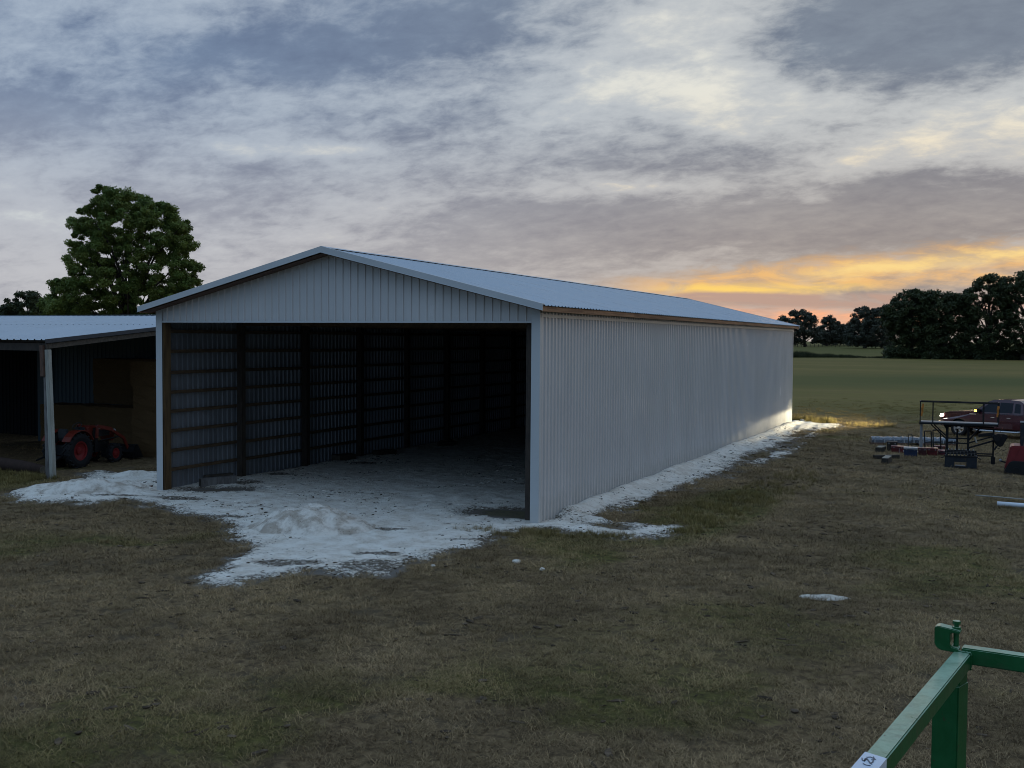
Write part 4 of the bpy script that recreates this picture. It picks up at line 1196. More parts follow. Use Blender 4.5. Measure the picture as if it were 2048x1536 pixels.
# ------------------------------------------------------------------ steel work platform
def build_platform():
    L_, Rr = Vector((*apx(1842, 40.7), 0)), Vector((*apx(2002, 39.7), 0))
    ln = (Rr - L_).length; rz = math.atan2(Rr.y - L_.y, Rr.x - L_.x)
    t = thing('work_platform', 'black steel work platform with guard rails and orange straps in front of the pickup', 'work platform', (L_.x, L_.y, 0), rz)
    def P(u, v, y=0.0):
        f_ = (u - 1842) / 160.0; D = 40.7 - f_ * 1.0
        return Vector((f_ * ln, y, CZ - (v - 684.9) * D / FPX))
    fl = P(1842, 845).z
    DEP = 0.55
    # deck of planks running along, black edge frame below
    for k in range(4):
        y0 = k * DEP / 4
        MB().box(0.03, ln - 0.03, y0 + 0.006, y0 + DEP / 4 - 0.006, fl - 0.005, fl + 0.03).build('deck_plank', M['deck_alu'], t)
    mb = MB()
    for y in (-0.03, DEP + 0.03): mb.bar((-0.03, y, fl - 0.04), (ln * 0.97, y, fl - 0.04), 0.05, 0.065)
    for x in (0.0, ln * 0.33, ln * 0.66, ln * 0.97): mb.bar((x, -0.03, fl - 0.05), (x, DEP + 0.03, fl - 0.05), 0.05, 0.08)
    mb.build('deck_frame', M['black_steel'], t)
    rt = P(1842, 804).z
    for y, nm in ((0, 'guard_rail'), (DEP, 'guard_rail')):
        MB().bar((-0.03, y, rt), (ln * (0.985), y, rt - 0.01), 0.04, 0.045).build(nm, M['black_steel'], t)
        for x in (0.0, (1868 - 1842) / 160 * ln, (1970 - 1842) / 160 * ln, ln * 0.985):
            MB().bar((x, y, fl), (x, y, rt), 0.036, 0.036).build('rail_post', M['black_steel'], t)
    MB().bar((0, 0, rt), (0, DEP, rt), 0.05, 0.05).build('guard_rail', M['black_steel'], t)
    MB().bar((ln * 0.985, 0, rt), (ln * 0.985, DEP, rt), 0.05, 0.05).build('guard_rail', M['black_steel'], t)
    # orange webbing straps hanging at both ends
    for (a, b) in (((1847, 808), (1845, 833)), ((1998, 812), (1996.5, 834))):
        p, q = P(*a, -0.05), P(*b, -0.05)
        mb = MB(); w_ = 0.06
        pts = [p.lerp(q, k / 6) + Vector((0.012 * math.sin(k * 2.1), 0.01 * math.cos(k * 1.7), 0)) for k in range(7)]
        for i in range(6): mb.bar(pts[i], pts[i + 1], w_ * (1 - 0.09 * abs(i - 1)) + 0.02, 0.02, up=(0, 1, 0))
        mb.build('strap', M['orange_web'], t)
    # undercarriage
    def b(a, q, w_=0.045, y=0.3, nm='brace', y2=None, mat='black_steel'):
        return MB().bar(P(*a, y), P(*q, y if y2 is None else y2), w_, w_).build(nm, M[mat], t)
    lp = P(1845, 850, 0.2); MB().tube([lp, Vector((lp.x, 0.2, 0.62))], 0.05, 10).tube([Vector((lp.x, 0.2, 0.75)), Vector((lp.x, 0.2, 0.52))], 0.062, 10).build('jack_leg', M['grey_steel'], t)
    b((1865, 851), (1897, 880)); b((1871, 851), (1899, 876))
    MB().bar(P(1898, 851, 0.25), Vector((P(1898, 851).x, 0.25, 0.02)), 0.10, 0.10).build('column', M['black_steel'], t, bevel=0.01)
    MB().prism([(P(1889, 850).x, P(1889, 850).z), (P(1897, 850).x, P(1897, 850).z), (P(1897, 862).x, P(1897, 862).z)], lambda x, z, y: (x, y, z), 0.2, 0.3).build('gusset', M['black_steel'], t)
    MB().bar(P(1919, 860, 0.5), Vector((P(1919, 860).x, 0.5, 0.02)), 0.07, 0.07).build('column', M['black_steel'], t)
    MB().bar(P(1941, 850, 0.25), Vector((P(1941, 850).x, 0.25, 0.02)), 0.065, 0.08).build('column', M['black_steel'], t)
    b((1898, 878), (1941, 879), 0.05); b((1898, 887), (1941, 889), 0.05); b((1968, 853), (1942, 882), 0.06)
    pr = P(1990.5, 858, 0.1)
    MB().bar(pr, Vector((pr.x, 0.1, 0.02)), 0.06, 0.06).build('column', M['black_steel'], t)
    MB().bar(Vector((pr.x, 0.1, 0.28)), Vector((pr.x, 0.1, 0.0)), 0.16, 0.14).build('foot', M['black_steel'], t, bevel=0.01)
    b((1941, 908), (1991, 909), 0.05, 0.1); b((1941, 912), (1991, 913), 0.05, 0.1); b((1953, 929), (1991, 931), 0.035, 0.1)
    b((1898, 851), (1991, 856), 0.06, 0.2)
    # tilted lift arm with its motor head
    b((1941, 896), (1991, 881), 0.065, -0.05, 'lift_arm'); b((1941, 886), (1988, 873), 0.05, -0.05, 'lift_arm'); b((1960, 871), (1990, 868), 0.12, 0.0, 'lift_arm')
    MB().tube([P(1953, 874, -0.1), P(1957, 886, -0.1)], 0.03, 8).build('hydraulic_ram', M['rod_steel'], t)
    hd = [(1986, 871), (1998, 867), (2012, 867), (2018, 872), (2012, 883), (2007, 892), (1999, 893), (1993, 886)]
    MB().prism([(P(*q).x, P(*q).z) for q in hd], lambda x, z, y: (x, y, z), -0.25, 0.25).build('motor_head', M['black_steel'], t, bevel=0.03)
    MB().tube([P(1996, 891, -0.28), P(1991, 899, -0.28)], 0.035, 8).tube([P(1996, 876, -0.30), P(1996, 876, -0.24)], 0.11, 12).build('drive_hub', M['rubber'], t)
build_platform()

def facing(x0, y0, u1, turn=0.0):
    """angle square to the line of sight at a ground point, and the width that reaches column u1"""
    rz = math.atan2(y0 - CY, x0 - CX) - math.pi / 2 + turn
    e = Vector((math.cos(rz), math.sin(rz), 0)); p = Vector((x0, y0, 0)) - CAMP
    k = (u1 - 1024) / FPX
    return rz, (k * p.dot(_F) - p.dot(_R)) / (e.dot(_R) - k * e.dot(_F))

# ------------------------------------------------------------------ black loader attachment in front of the platform
def build_attachment():
    x0, y0 = gpx(1889, 936); x1, y1 = gpx(1954, 940)
    rz, w_ = facing(x0, y0, 1954)
    t = thing('loader_attachment', 'black steel loader attachment with a slatted grille top on the grass', 'loader attachment', (x0, y0, 0), rz)
    a = MB()
    a.box(0.02, 0.33, 0, 0.05, 0.03, 0.46).box(w_ - 0.36, w_ - 0.02, 0, 0.05, 0.03, 0.46).box(0.33, w_ - 0.36, 0.02, 0.06, 0.24, 0.46).box(0.33, w_ - 0.36, 0.0, 0.06, 0.03, 0.10)
    a.build('mount_plate', M['dark_blue_steel'], t, bevel=0.008)
    MB().box(-0.02, w_ + 0.02, -0.02, 0.05, 0.42, 0.47).build('top_lip', M['black_steel'], t, bevel=0.006)
    for x in (0.0, w_ - 0.04):
        MB().prism([(0, 0.02), (0, 0.47), (0.95, 0.54), (0.95, 0.10), (0.8, 0.02)], lambda y, z, x_: (x_, y, z), x, x + 0.03).build('side_plate', M['dark_blue_steel'], t)
    for k in range(9):
        x = 0.06 + k * (w_ - 0.14) / 8
        MB().bar((x, 0.02, 0.475), (x, 0.96, 0.545), 0.035, 0.05).build('slat', M['black_steel'], t)
    for y, z in ((0.30, 0.52), (0.62, 0.545), (0.93, 0.57)):
        MB().bar((0.0, y, z), (w_ - 0.01, y, z), 0.05, 0.05).build('cross_bar', M['black_steel'], t)
    for k in range(8):
        x = 0.12 + k * (w_ - 0.24) / 7
        MB().tube([(x, 0.94, 0.56), (x, 0.96, 0.64)], [0.025, 0.012], 6).build('tooth', M['grey_steel'], t)
    MB().box(0.36, w_ - 0.40, -0.02, 0.10, 0.10, 0.13).build('step', M['grey_steel'], t)
    for s, x in ((-1, -0.02), (1, w_ + 0.02)):
        MB().tube([(x, 0.1, 0.40), (x + s * 0.10, 0.1, 0.37)], 0.02, 6).build('pin', M['black_steel'], t)
build_attachment()

# ------------------------------------------------------------------ chests, cooler, timbers between the barn and the truck
def dims(u0, u1, vb, vt):
    """ground corner, width and height of a box seen from u0..u1, base row vb, top row vt"""
    x0, y0 = gpx(u0, vb); x1, y1 = gpx(u1, vb)
    p = Vector((x0, y0, 0)); D = (p - CAMP).dot(_F)
    rz, w_ = facing(x0, y0, u1)
    return x0, y0, w_, (vb - vt) * D / FPX, rz
def chest(name, label, cat, u0, u1, vb, vt, dep, mat, lid=None, turn=0.0, group=None, stripe=False):
    x0, y0, w_, h_, rz = dims(u0, u1, vb, vt)
    t = thing(name, label, cat, (x0, y0, float(ground_h(x0, y0))), rz + turn, group)
    h_ -= 0.045
    MB().add([(0.012, 0.012, 0), (w_ - 0.012, 0.012, 0), (w_ - 0.012, dep - 0.012, 0), (0.012, dep - 0.012, 0), (0, 0, h_ * 0.8), (w_, 0, h_ * 0.8), (w_, dep, h_ * 0.8), (0, dep, h_ * 0.8)],
             [(0, 1, 2, 3), (7, 6, 5, 4), (0, 1, 5, 4), (1, 2, 6, 5), (2, 3, 7, 6), (3, 0, 4, 7)]).build('body', mat, t, bevel=0.012)
    MB().box(-0.012, w_ + 0.012, -0.012, dep + 0.012, h_ * 0.8 + 0.004, h_).build('lid', lid or mat, t, bevel=0.012)
    hb = MB(); c = w_ / 2
    hb.bar((c - 0.07, -0.022, h_ * 0.62), (c + 0.07, -0.022, h_ * 0.62), 0.02, 0.02).bar((c - 0.07, -0.022, h_ * 0.62), (c - 0.07, 0.0, h_ * 0.62), 0.02, 0.02).bar((c + 0.07, -0.022, h_ * 0.62), (c + 0.07, 0.0, h_ * 0.62), 0.02, 0.02)
    hb.build('handle', M['black_plastic'], t)
    for s in (0.2, 0.8): MB().box(w_ * s - 0.02, w_ * s + 0.02, -0.02, 0.0, h_ * 0.72, h_ * 0.88).build('latch', M['grey_steel'], t)
    if stripe: MB().box(w_ * 0.60, w_ * 0.64, -0.008, 0.006, 0.01, h_ * 0.72).build('stripe', M['white_plastic'], t)
    return t, w_, h_
GT = 'tool chests and boxes on the grass'
chest('tool_chest', 'red tool chest with a white stripe left of the blue cooler', 'tool chest', 1782.5, 1808, 905, 890, 0.45, M['red_box'], group=GT, stripe=True)
chest('tool_chest', 'maroon tool chest directly right of the blue cooler', 'tool chest', 1836, 1853, 911, 893.5, 0.5, M['maroon_box'], group=GT)
chest('tool_chest', 'dark red tool chest with a hand truck behind, in the middle of the row', 'tool chest', 1853.5, 1875, 911, 894, 0.5, M['red_box'], group=GT)
chest('tool_chest', 'purple red tool chest at the right end of the row', 'tool chest', 1876, 1891, 911, 899, 0.5, M['magenta_box'], group=GT)
chest('tool_chest', 'long red tool chest lid row behind the dark red chest', 'tool chest', 1866, 1890, 899, 890, 0.4, M['red_box'], group=GT)
chest('crate', 'dark brown crate behind the red striped tool chest', 'crate', 1773.5, 1794, 901, 881, 0.45, M['dark_wood'], group=GT)
chest('crate', 'olive wooden crate left of the dark brown crate', 'crate', 1757, 1772, 900, 890.5, 0.5, M['timber'], M['timber_end'], group=GT)
t, cw, chh = chest('cooler', 'blue wheeled cooler with white lid and raised handle', 'cooler', 1807.5, 1834.5, 913, 892, 0.42, M['blue_plastic'], M['white_plastic'])
hx = cw * 0.46
MB().tube([(hx - 0.07, 0.44, chh * 0.3), (hx - 0.07, 0.44, chh + 0.46), (hx - 0.05, 0.44, chh + 0.50), (hx + 0.05, 0.44, chh + 0.50), (hx + 0.07, 0.44, chh + 0.46), (hx + 0.07, 0.44, chh * 0.3)], 0.014, 6).tube([(hx - 0.07, 0.44, chh + 0.18), (hx + 0.07, 0.44, chh + 0.18)], 0.012, 6).build('pull_handle', M['black_plastic'], t)
for x in (0.03, cw - 0.03): MB().lathe([(0, -0.02), (0.06, -0.02), (0.06, 0.02), (0, 0.02)], (x, 0.40, 0.06), 'x', 14).build('wheel', M['rubber'], t)
for x in (-0.015, cw + 0.015): MB().box(x - 0.015, x + 0.015, 0.1, 0.3, chh * 0.5, chh * 0.6).build('side_grip', M['white_plastic'], t)

def beam_thing(label, p, q, w_, h_, mat, top=None, z0=0.0):
    p, q = Vector((*p, 0)), Vector((*q, 0)); d = q - p; L_ = d.length
    t = thing('timber', label, 'timber', (p.x, p.y, float(ground_h(p.x, p.y)) + z0), math.atan2(d.y, d.x), 'cut timbers on the grass')
    MB().box(0, L_, -w_ / 2, w_ / 2, 0, h_).build('beam', mat, t, bevel=0.008)
    for x in (-0.002, L_ - 0.003): MB().box(x, x + 0.005, -w_ / 2 + 0.012, w_ / 2 - 0.012, 0.012, h_ - 0.012).build('end_grain', M['timber_dark'], t)  # ends and sides carry their dimmer light as a dark colour
    if top: MB().box(0.01, L_ - 0.01, -w_ / 2 + 0.006, w_ / 2 - 0.006, h_ + 0.002, h_ + 0.022).build('lit_top', M[top], t, bevel=0.004)  # thin pale slab added so the top looks lit by the sky
beam_thing('dark timber lying crosswise behind the pale topped timber', gpx(1747.5, 917), gpx(1797, 916.5), 0.20, 0.15, M['timber_dark'])
fx0, fy0 = gpx(1769.5, 928)
beam_thing('pale topped timber pointing towards the camera in front of the crosswise one', (fx0, fy0 + 0.0), (fx0 + 0.04, fy0 + 1.05), 0.245, 0.215, M['timber_dark'], 'timber_lit')
beam_thing('short thick timber standing alone left of the crates', gpx(1756.5, 905), (gpx(1756.5, 905)[0] + 0.1, gpx(1756.5, 905)[1] + 0.45), 0.25, 0.20, M['timber_dark'], 'timber_lit')

# film wrapped bundle on red bearers
def bundle():
    p, q = Vector((*gpx(1741, 889), 0)), Vector((*gpx(1908, 892), 0)); d = q - p; L_ = d.length
    t = thing('wrapped_bundle', 'long plastic wrapped bundle of trim lying behind the tool chests', 'bundle', (p.x, p.y, 0), math.atan2(d.y, d.x))
    mb = MB(); n = 44; prof = [(-0.30, 0.13), (-0.30, 0.26), (-0.22, 0.34), (-0.05, 0.38), (0.14, 0.36), (0.28, 0.27), (0.30, 0.13)]
    rg = random.Random(4); vs = []
    for i in range(n + 1):
        x = L_ * i / n
        for y, z in prof: vs.append((x, y * (1 + rg.uniform(-0.05, 0.05)), z + rg.uniform(-0.018, 0.018) - (0.025 if i % 5 == 0 else 0)))
    m = len(prof)
    mb.add(vs, [(i * m + j, (i + 1) * m + j, (i + 1) * m + j + 1, i * m + j + 1) for i in range(n) for j in range(m - 1)] + [tuple(range(m)), tuple(reversed(range(n * m, n * m + m)))] + [(i * m, i * m + m - 1, (i + 1) * m + m - 1, (i + 1) * m) for i in range(n)])
    mb.build('wrap', M['film'], t)
    for i in range(9):
        x = 0.12 + i * (L_ - 0.24) / 8
        MB().box(x - 0.02, x + 0.02, -0.315, 0.315, 0.12, 0.15).box(x - 0.02, x + 0.02, -0.318, -0.30, 0.13, 0.27).build('band', M['white_plastic'], t)
    for i in range(4):
        x = 0.25 + i * (L_ - 0.5) / 3
        MB().box(x - 0.25, x + 0.25, -0.34, 0.34, 0.0, 0.125).build('bearer', M['brown_wood'], t)
bundle()

def hand_truck(label, u0, u1, vb, vt, dv):
    D = 43.4; x0, y0 = apx(u0, D); x1, y1 = apx(u1, D)
    zt = CZ - (vt - 684.9) * D / FPX; w_ = math.hypot(x1 - x0, y1 - y0)
    t = thing('hand_truck', label, 'hand truck', (x0, y0, float(ground_h(x0, y0))), math.atan2(y1 - y0, x1 - x0), 'hand trucks behind the tool chests')
    MB().tube([(0, 0, 0.04), (0, 0.12, zt - 0.02), (0.02, 0.122, zt), (w_ - 0.02, 0.122, zt), (w_, 0.12, zt - 0.02), (w_, 0, 0.04)], 0.026, 8).build('frame', M['black_steel'], t)
    for z in (0.25, zt * 0.42 + 0.06):
        MB().bar((0, 0.12 * z / zt, z), (w_, 0.12 * z / zt, z), 0.035, 0.035).build('cross_bar', M['black_steel'], t)
    MB().box(-0.03, w_ + 0.03, -0.25, 0.0, 0.02, 0.032).build('toe_plate', M['black_steel'], t)
    for x in (-0.06, w_ + 0.06): MB().lathe([(0, -0.025), (0.11, -0.025), (0.11, 0.025), (0, 0.025)], (x, 0.12, 0.11), 'x', 16).build('wheel', M['rubber'], t)
hand_truck('black hand truck frame with the lower top, nearer the cooler', 1853.5, 1867, 893, 864, 0)
hand_truck('black hand truck frame with the higher top, nearer the platform column', 1870.5, 1885.5, 893, 862, 0)

# ------------------------------------------------------------------ red compact loader at the right edge
def build_loader():
    D = 37.0
    x0, y0 = apx(2008, D)
    rz = 0.0
    t = thing('compact_loader', 'red compact loader with black tracks and upright post at the right edge', 'loader', (x0, y0, 0), rz)
    k = D / FPX
    X_ = lambda u: (u - 2008) * k
    Z_ = lambda v: CZ - (v - 685.3) * k
    body = [(X_(2013), Z_(939)), (X_(2023), Z_(893)), (X_(2030), Z_(891.5)), (2.2, Z_(892)), (2.45, Z_(905)), (2.5, Z_(935))]
    MB().prism(body, lambda x, z, y: (x, y, z), 0.12, 1.25).build('body', M['loader_red'], t, bevel=0.03)
    MB().prism([(X_(2013) + 0.02, Z_(938)), (X_(2023) + 0.05, Z_(895)), (X_(2040), Z_(895)), (X_(2030), Z_(921)), (X_(2022), Z_(925))], lambda x, z, y: (x, y, z), 0.09, 0.13).build('side_guard', M['loader_red'], t, bevel=0.01)
    for y in (0.0, 1.12):
        tr = [(X_(2014), Z_(949)), (X_(2012), Z_(944)), (X_(2021), Z_(926)), (X_(2026), Z_(922)), (2.2, Z_(922)), (2.4, Z_(935)), (2.3, Z_(949.5))]
        o = MB().prism(tr, lambda x, z, y_: (x, y_, z), y - 0.1, y + 0.22).build('track', M['rubber'], t, bevel=0.03)
        for i in range(5):
            cx = X_(2024) + 0.18 + i * 0.42
            MB().lathe([(0, y - 0.13), (0.11, y - 0.13), (0.11, y - 0.09), (0, y - 0.09)], (cx, 0, 0.15), 'y', 16).build('roller', M['black_steel'], t)
    for x, y in ((X_(2044), 0.3), (X_(2044), 1.1), (1.9, 0.3), (1.9, 1.1)):
        MB().bar((x, y, Z_(893)), (x, y, Z_(845)), 0.11, 0.11).build('post', M['dark_blue_steel'], t, bevel=0.01)
    MB().box(X_(2044) - 0.08, X_(2044) + 0.3, 0.24, 0.36, Z_(845), Z_(842)).build('lamp_bar', M['white_plastic'], t, bevel=0.005)
    MB().box(X_(2048), 1.95, 0.28, 1.12, Z_(843.5) + 0.02, Z_(843.5) + 0.07).build('canopy', M['black_steel'], t)
    MB().box(0.9, 1.4, 0.45, 0.95, Z_(892), Z_(880)).box(1.3, 1.42, 0.45, 0.95, Z_(880), Z_(862)).build('seat', M['black_plastic'], t, bevel=0.03)
    MB().bar((X_(2006), 0.5, Z_(926)), (X_(2016), 0.5, Z_(928)), 0.05, 0.05).build('hitch', M['black_steel'], t)
    bm = bmesh.new(); bmesh.ops.create_uvsphere(bm, u_segments=12, v_segments=8, radius=0.055)
    me = bpy.data.meshes.new('hitch_ball'); bm.to_mesh(me); bm.free(); me.materials.append(M['grey_steel'])
    o = put('hitch_ball', me, t); o.location = (X_(2005.5), 0.5, Z_(924))
build_loader()

# pipe, rod
px0, py0 = gpx(1994, 1012.5)
MB().tube([(0, 0, 0.06), (1.1, -0.05, 0.055), (2.4, -0.06, 0.06)], 0.065, 12).build('pipe', M['pvc'], None, smooth=True)
pipe = bpy.data.objects['pipe']; pipe.location = (px0, py0, float(ground_h(px0, py0)) + 0.02); pipe.rotation_euler = (0, 0, math.atan2(gpx(2048, 1016)[1] - py0, gpx(2048, 1016)[0] - px0))
tag(pipe, 'white plastic pipe lying on the grass at the right edge', 'pipe')
rx0, ry0 = gpx(1951, 995.5); rx1, ry1 = gpx(2060, 1005)
MB().tube([(0, 0, 0.03), (0.6, 0.01, 0.035), (math.hypot(rx1 - rx0, ry1 - ry0), 0, 0.03)], 0.017, 6).build('rod', M['rod_steel'])
rod = bpy.data.objects['rod']; rod.location = (rx0, ry0, float(ground_h(rx0, ry0)) + 0.04); rod.rotation_euler = (0, 0, math.atan2(ry1 - ry0, rx1 - rx0))
tag(rod, 'thin pale rod on the grass just behind the white pipe', 'rod')

# ------------------------------------------------------------------ green painted frame in the foreground
def build_frame():
    zr = 3.80
    def tw(u, v, z): return Vector((*gpx(u, v, z), z))
    a, b = tw(1908, 1301.7, zr), tw(1729.7, 1503, zr)
    c, d = tw(1940.8, 1307, zr), tw(1776.7, 1516, zr)
    e0, e1 = tw(1922, 1290, zr + 0.012), tw(2048, 1308, zr + 0.012)
    base = Vector((c.x, c.y, 0))
    t = thing('green_frame', 'green painted square tube frame with clamp and white tape in the near corner', 'metal frame', tuple(base))
    S_ = 0.042
    o_ = lambda p: p - base
    mid0, mid1 = (a + c) / 2, (b + d) / 2
    dr = (mid1 - mid0).normalized()
    end = mid0 + dr * 2.6
    dz = Vector((0, 0, -S_ / 2))
    MB().bar(o_(mid0 - dr * 0.002 + dz), o_(end + dz), (a - c).length * 1.04, S_).build('rail', M['green_paint'], t, bevel=0.003)
    d2 = (e1 - e0).normalized()
    st = e0 - d2 * 0.0
    n2 = Vector((d2.y, -d2.x, 0)); n2 = n2 if n2.y > 0 else -n2
    MB().bar(o_(st + d2 * 0.004 - n2 * 0.004 + dz), o_(st + d2 * 2.2 - n2 * 0.004 + dz), 0.038, S_ * 0.98).build('rail', M['green_paint'], t, bevel=0.003)
    # post under the corner
    pc = mid0 + dr * 0.018 + Vector((0.0, 0, 0))
    side = Vector((dr.y, -dr.x, 0)); side = side if side.x > 0 else -side
    pl = pc + Vector((0, 0, -S_ - 0.0005))
    vs = []
    hw, hl = 0.020, 0.020
    fn_ = Vector((-math.sin(0.33), -math.cos(0.33), 0)); pf_ = Vector((*apx(1906, 2.66), 0)) - fn_ * 0.034
    MB().bar(o_(Vector((pf_.x, pf_.y, zr - S_ - 0.038))), o_(Vector((pf_.x, pf_.y, 0.0))), 0.066, 0.066, up=fn_).build('post', M['green_paint'], t, bevel=0.003)
    pu_ = Vector((fn_.y, -fn_.x, 0)); pu_ = pu_ if pu_.x > 0 else -pu_
    pg_ = pf_ + pu_ * 0.016
    MB().bar(o_(Vector((pg_.x, pg_.y, zr - S_ - 0.001))), o_(Vector((pg_.x, pg_.y, zr - S_ - 0.040))), 0.034, 0.05, up=fn_).build('gusset', M['green_paint'], t, bevel=0.002)
    en = end - dr * 0.05
    MB().bar(o_(Vector((en.x, en.y, zr - S_ - 0.001))), o_(Vector((en.x, en.y, 0.0))), 0.05, 0.05, up=dr).build('post', M['green_paint'], t, bevel=0.003)
    en = st + d2 * 2.15
    MB().bar(o_(Vector((en.x, en.y, zr - S_ + 0.008))), o_(Vector((en.x, en.y, 0.0))), 0.05, 0.05, up=d2).build('post', M['green_paint'], t, bevel=0.003)
    # inner plate of the post below the rail
    # C clamp with bolt at the end of the cross rail
    k = (e0 - CAMP).dot(_F) / FPX
    R2 = d2
    cb = e0 - n2 * 0.010
    def q(u, v, dy=0.0): return o_(cb + R2 * ((u - 1922) * k) + Vector((0, 0, (1290 - v) * k + (u - 1922) * k * 0.143 * 0)) + n2 * dy)
    hook = [(1920, 1301.5), (1888, 1300.5), (1879, 1296), (1875, 1288), (1874.5, 1257), (1877, 1253.5), (1884, 1252.5), (1922, 1257), (1922, 1264), (1906, 1263), (1904, 1268), (1904, 1286), (1908, 1291), (1920, 1293)]
    vs = [q(u, v, -0.018) for u, v in hook] + [q(u, v, 0.018) for u, v in hook]
    n = len(hook)
    h = MB().add(vs, [tuple(range(n)), tuple(reversed(range(n, 2 * n)))] + [(i, (i + 1) % n, (i + 1) % n + n, i + n) for i in range(n)]).build('clamp', M['green_paint'], t, bevel=0.002)
    bt = MB().tube([q(1914, 1257), q(1914, 1291)], 0.0065, 10).tube([q(1914, 1252.2), q(1914, 1258)], 0.0105, 8).tube([q(1914, 1246), q(1914, 1252)], [0.006, 0.0065], 8).tube([q(1914, 1240.5), q(1914, 1247)], [0.0098, 0.0092], 6)
    bt.build('bolt', M['green_paint'], h)
    # weld beads where rail, cross rail and post meet
    def weld(p, q, r=0.0032):
        n = 9; pts = [p.lerp(q, i / n) + Vector((0.0006 * math.sin(i * 2.3), 0.0006 * math.cos(i * 1.9), 0)) for i in range(n + 1)]
        MB().tube([o_(x) for x in pts], [r * (0.75 + 0.45 * (i % 2)) for i in range(n + 1)], 6).build('weld_bead', M['green_paint'], t, smooth=True)
    weld(a + Vector((0, 0, 0.0005)), c + Vector((0, 0, 0.0005))); weld(c + Vector((0.001, 0, 0)), c + Vector((0.001, 0, -S_)))
    # white tape wrapped round the near part of the rail, with pen scribble
    w_ = (a - c).length * 1.04
    p0, p1 = mid1 - dr * 0.0, mid1 + dr * 0.16
    sl_ = MB()
    W2 = w_ / 2 + 0.0012
    vs = []
    for p, sk in ((p0, 0.010), (p1, 0.0)):
        for sx, zz in ((-1, -S_ * 0.75), (-1, 0.0012), (1, 0.0012), (1, -S_ * 0.55)):
            vs.append(o_(p + side * (sx * W2) + dr * (sk * (1 if sx > 0 else 0)) + Vector((0, 0, zz))))
    sl_.add(vs, [(0, 1, 5, 4), (1, 2, 6, 5), (2, 3, 7, 6)])
    tp = sl_.build('tape', M['tape'], t)
    # pen strokes (two rows of hurried handwriting), local: s across the rail, l along it
    pen = MB()
    def stroke(pts, r=0.0010):
        P3 = [o_(mid1 + dr * l + side * s + Vector((0, 0, 0.0019))) for s, l in pts]
        for p, q_ in zip(P3[:-1], P3[1:]): pen.bar(p, q_, r * 2, 0.0008)
    h2 = w_ / 2
    stroke([(-h2 * 0.55, 0.028), (-h2 * 0.25, 0.022), (h2 * 0.05, 0.026), (h2 * 0.2, 0.033)])
    stroke([(h2 * -0.05, 0.018), (h2 * 0.12, 0.026), (h2 * 0.3, 0.029)])
    stroke([(-h2 * 0.85, 0.036), (-h2 * 0.7, 0.046), (-h2 * 0.55, 0.049)])
    stroke([(-h2 * 0.55, 0.034), (-h2 * 0.48, 0.050), (-h2 * 0.44, 0.034), (-h2 * 0.1, 0.045), (h2 * 0.08, 0.052), (h2 * 0.3, 0.056)], 0.0013)
    stroke([(-h2 * 0.02, 0.034), (h2 * 0.16, 0.034), (h2 * 0.24, 0.045), (h2 * 0.14, 0.053)], 0.0012)
    stroke([(-h2 * 0.4, 0.062), (-h2 * 0.1, 0.066), (h2 * 0.3, 0.064)])
    pen.build('handwriting', M['ink'], tp)
build_frame()

# ------------------------------------------------------------------ trees
def leaf_cloud(centres, radii, per, size, rg, flat=0.75):
    """many leaf sized quads gathered in clumps"""
    n = len(centres); idx = np.repeat(np.arange(n), per)
    N = len(idx)
    d = rg.normal(size=(N, 3)); d /= np.linalg.norm(d, axis=1)[:, None]
    rad = rg.random(N) ** 0.5
    c = centres[idx] + d * (rad * radii[idx])[:, None] * np.array([1, 1, flat])
    # leaf frame: roughly facing out and up, drooping at random
    nrm = d * 0.6 + rg.normal(size=(N, 3)) * 0.6 + np.array([0, 0, 0.55]); nrm /= np.linalg.norm(nrm, axis=1)[:, None]
    a = rg.normal(size=(N, 3)); a -= nrm * (a * nrm).sum(1)[:, None]; a /= np.linalg.norm(a, axis=1)[:, None]
    b = np.cross(nrm, a)
    s = size * (0.6 + 0.8 * rg.random(N))
    l, w_ = (a * s[:, None]), (b * (s * 0.42)[:, None])
    V = np.stack([c - l * 0.5, c + w_ * 0.5 - l * 0.05, c + l * 0.6, c - w_ * 0.5 - l * 0.05], 1).reshape(-1, 3)
    F_ = np.arange(N * 4).reshape(N, 4)
    sh = np.repeat(np.clip(rg.random(n)[idx] * 0.6 + rg.random(N) * 0.4, 0, 1), 4)
    return V, F_, sh

def in_poly(pts, poly): return poly_sdf(pts, np.array(poly, float))

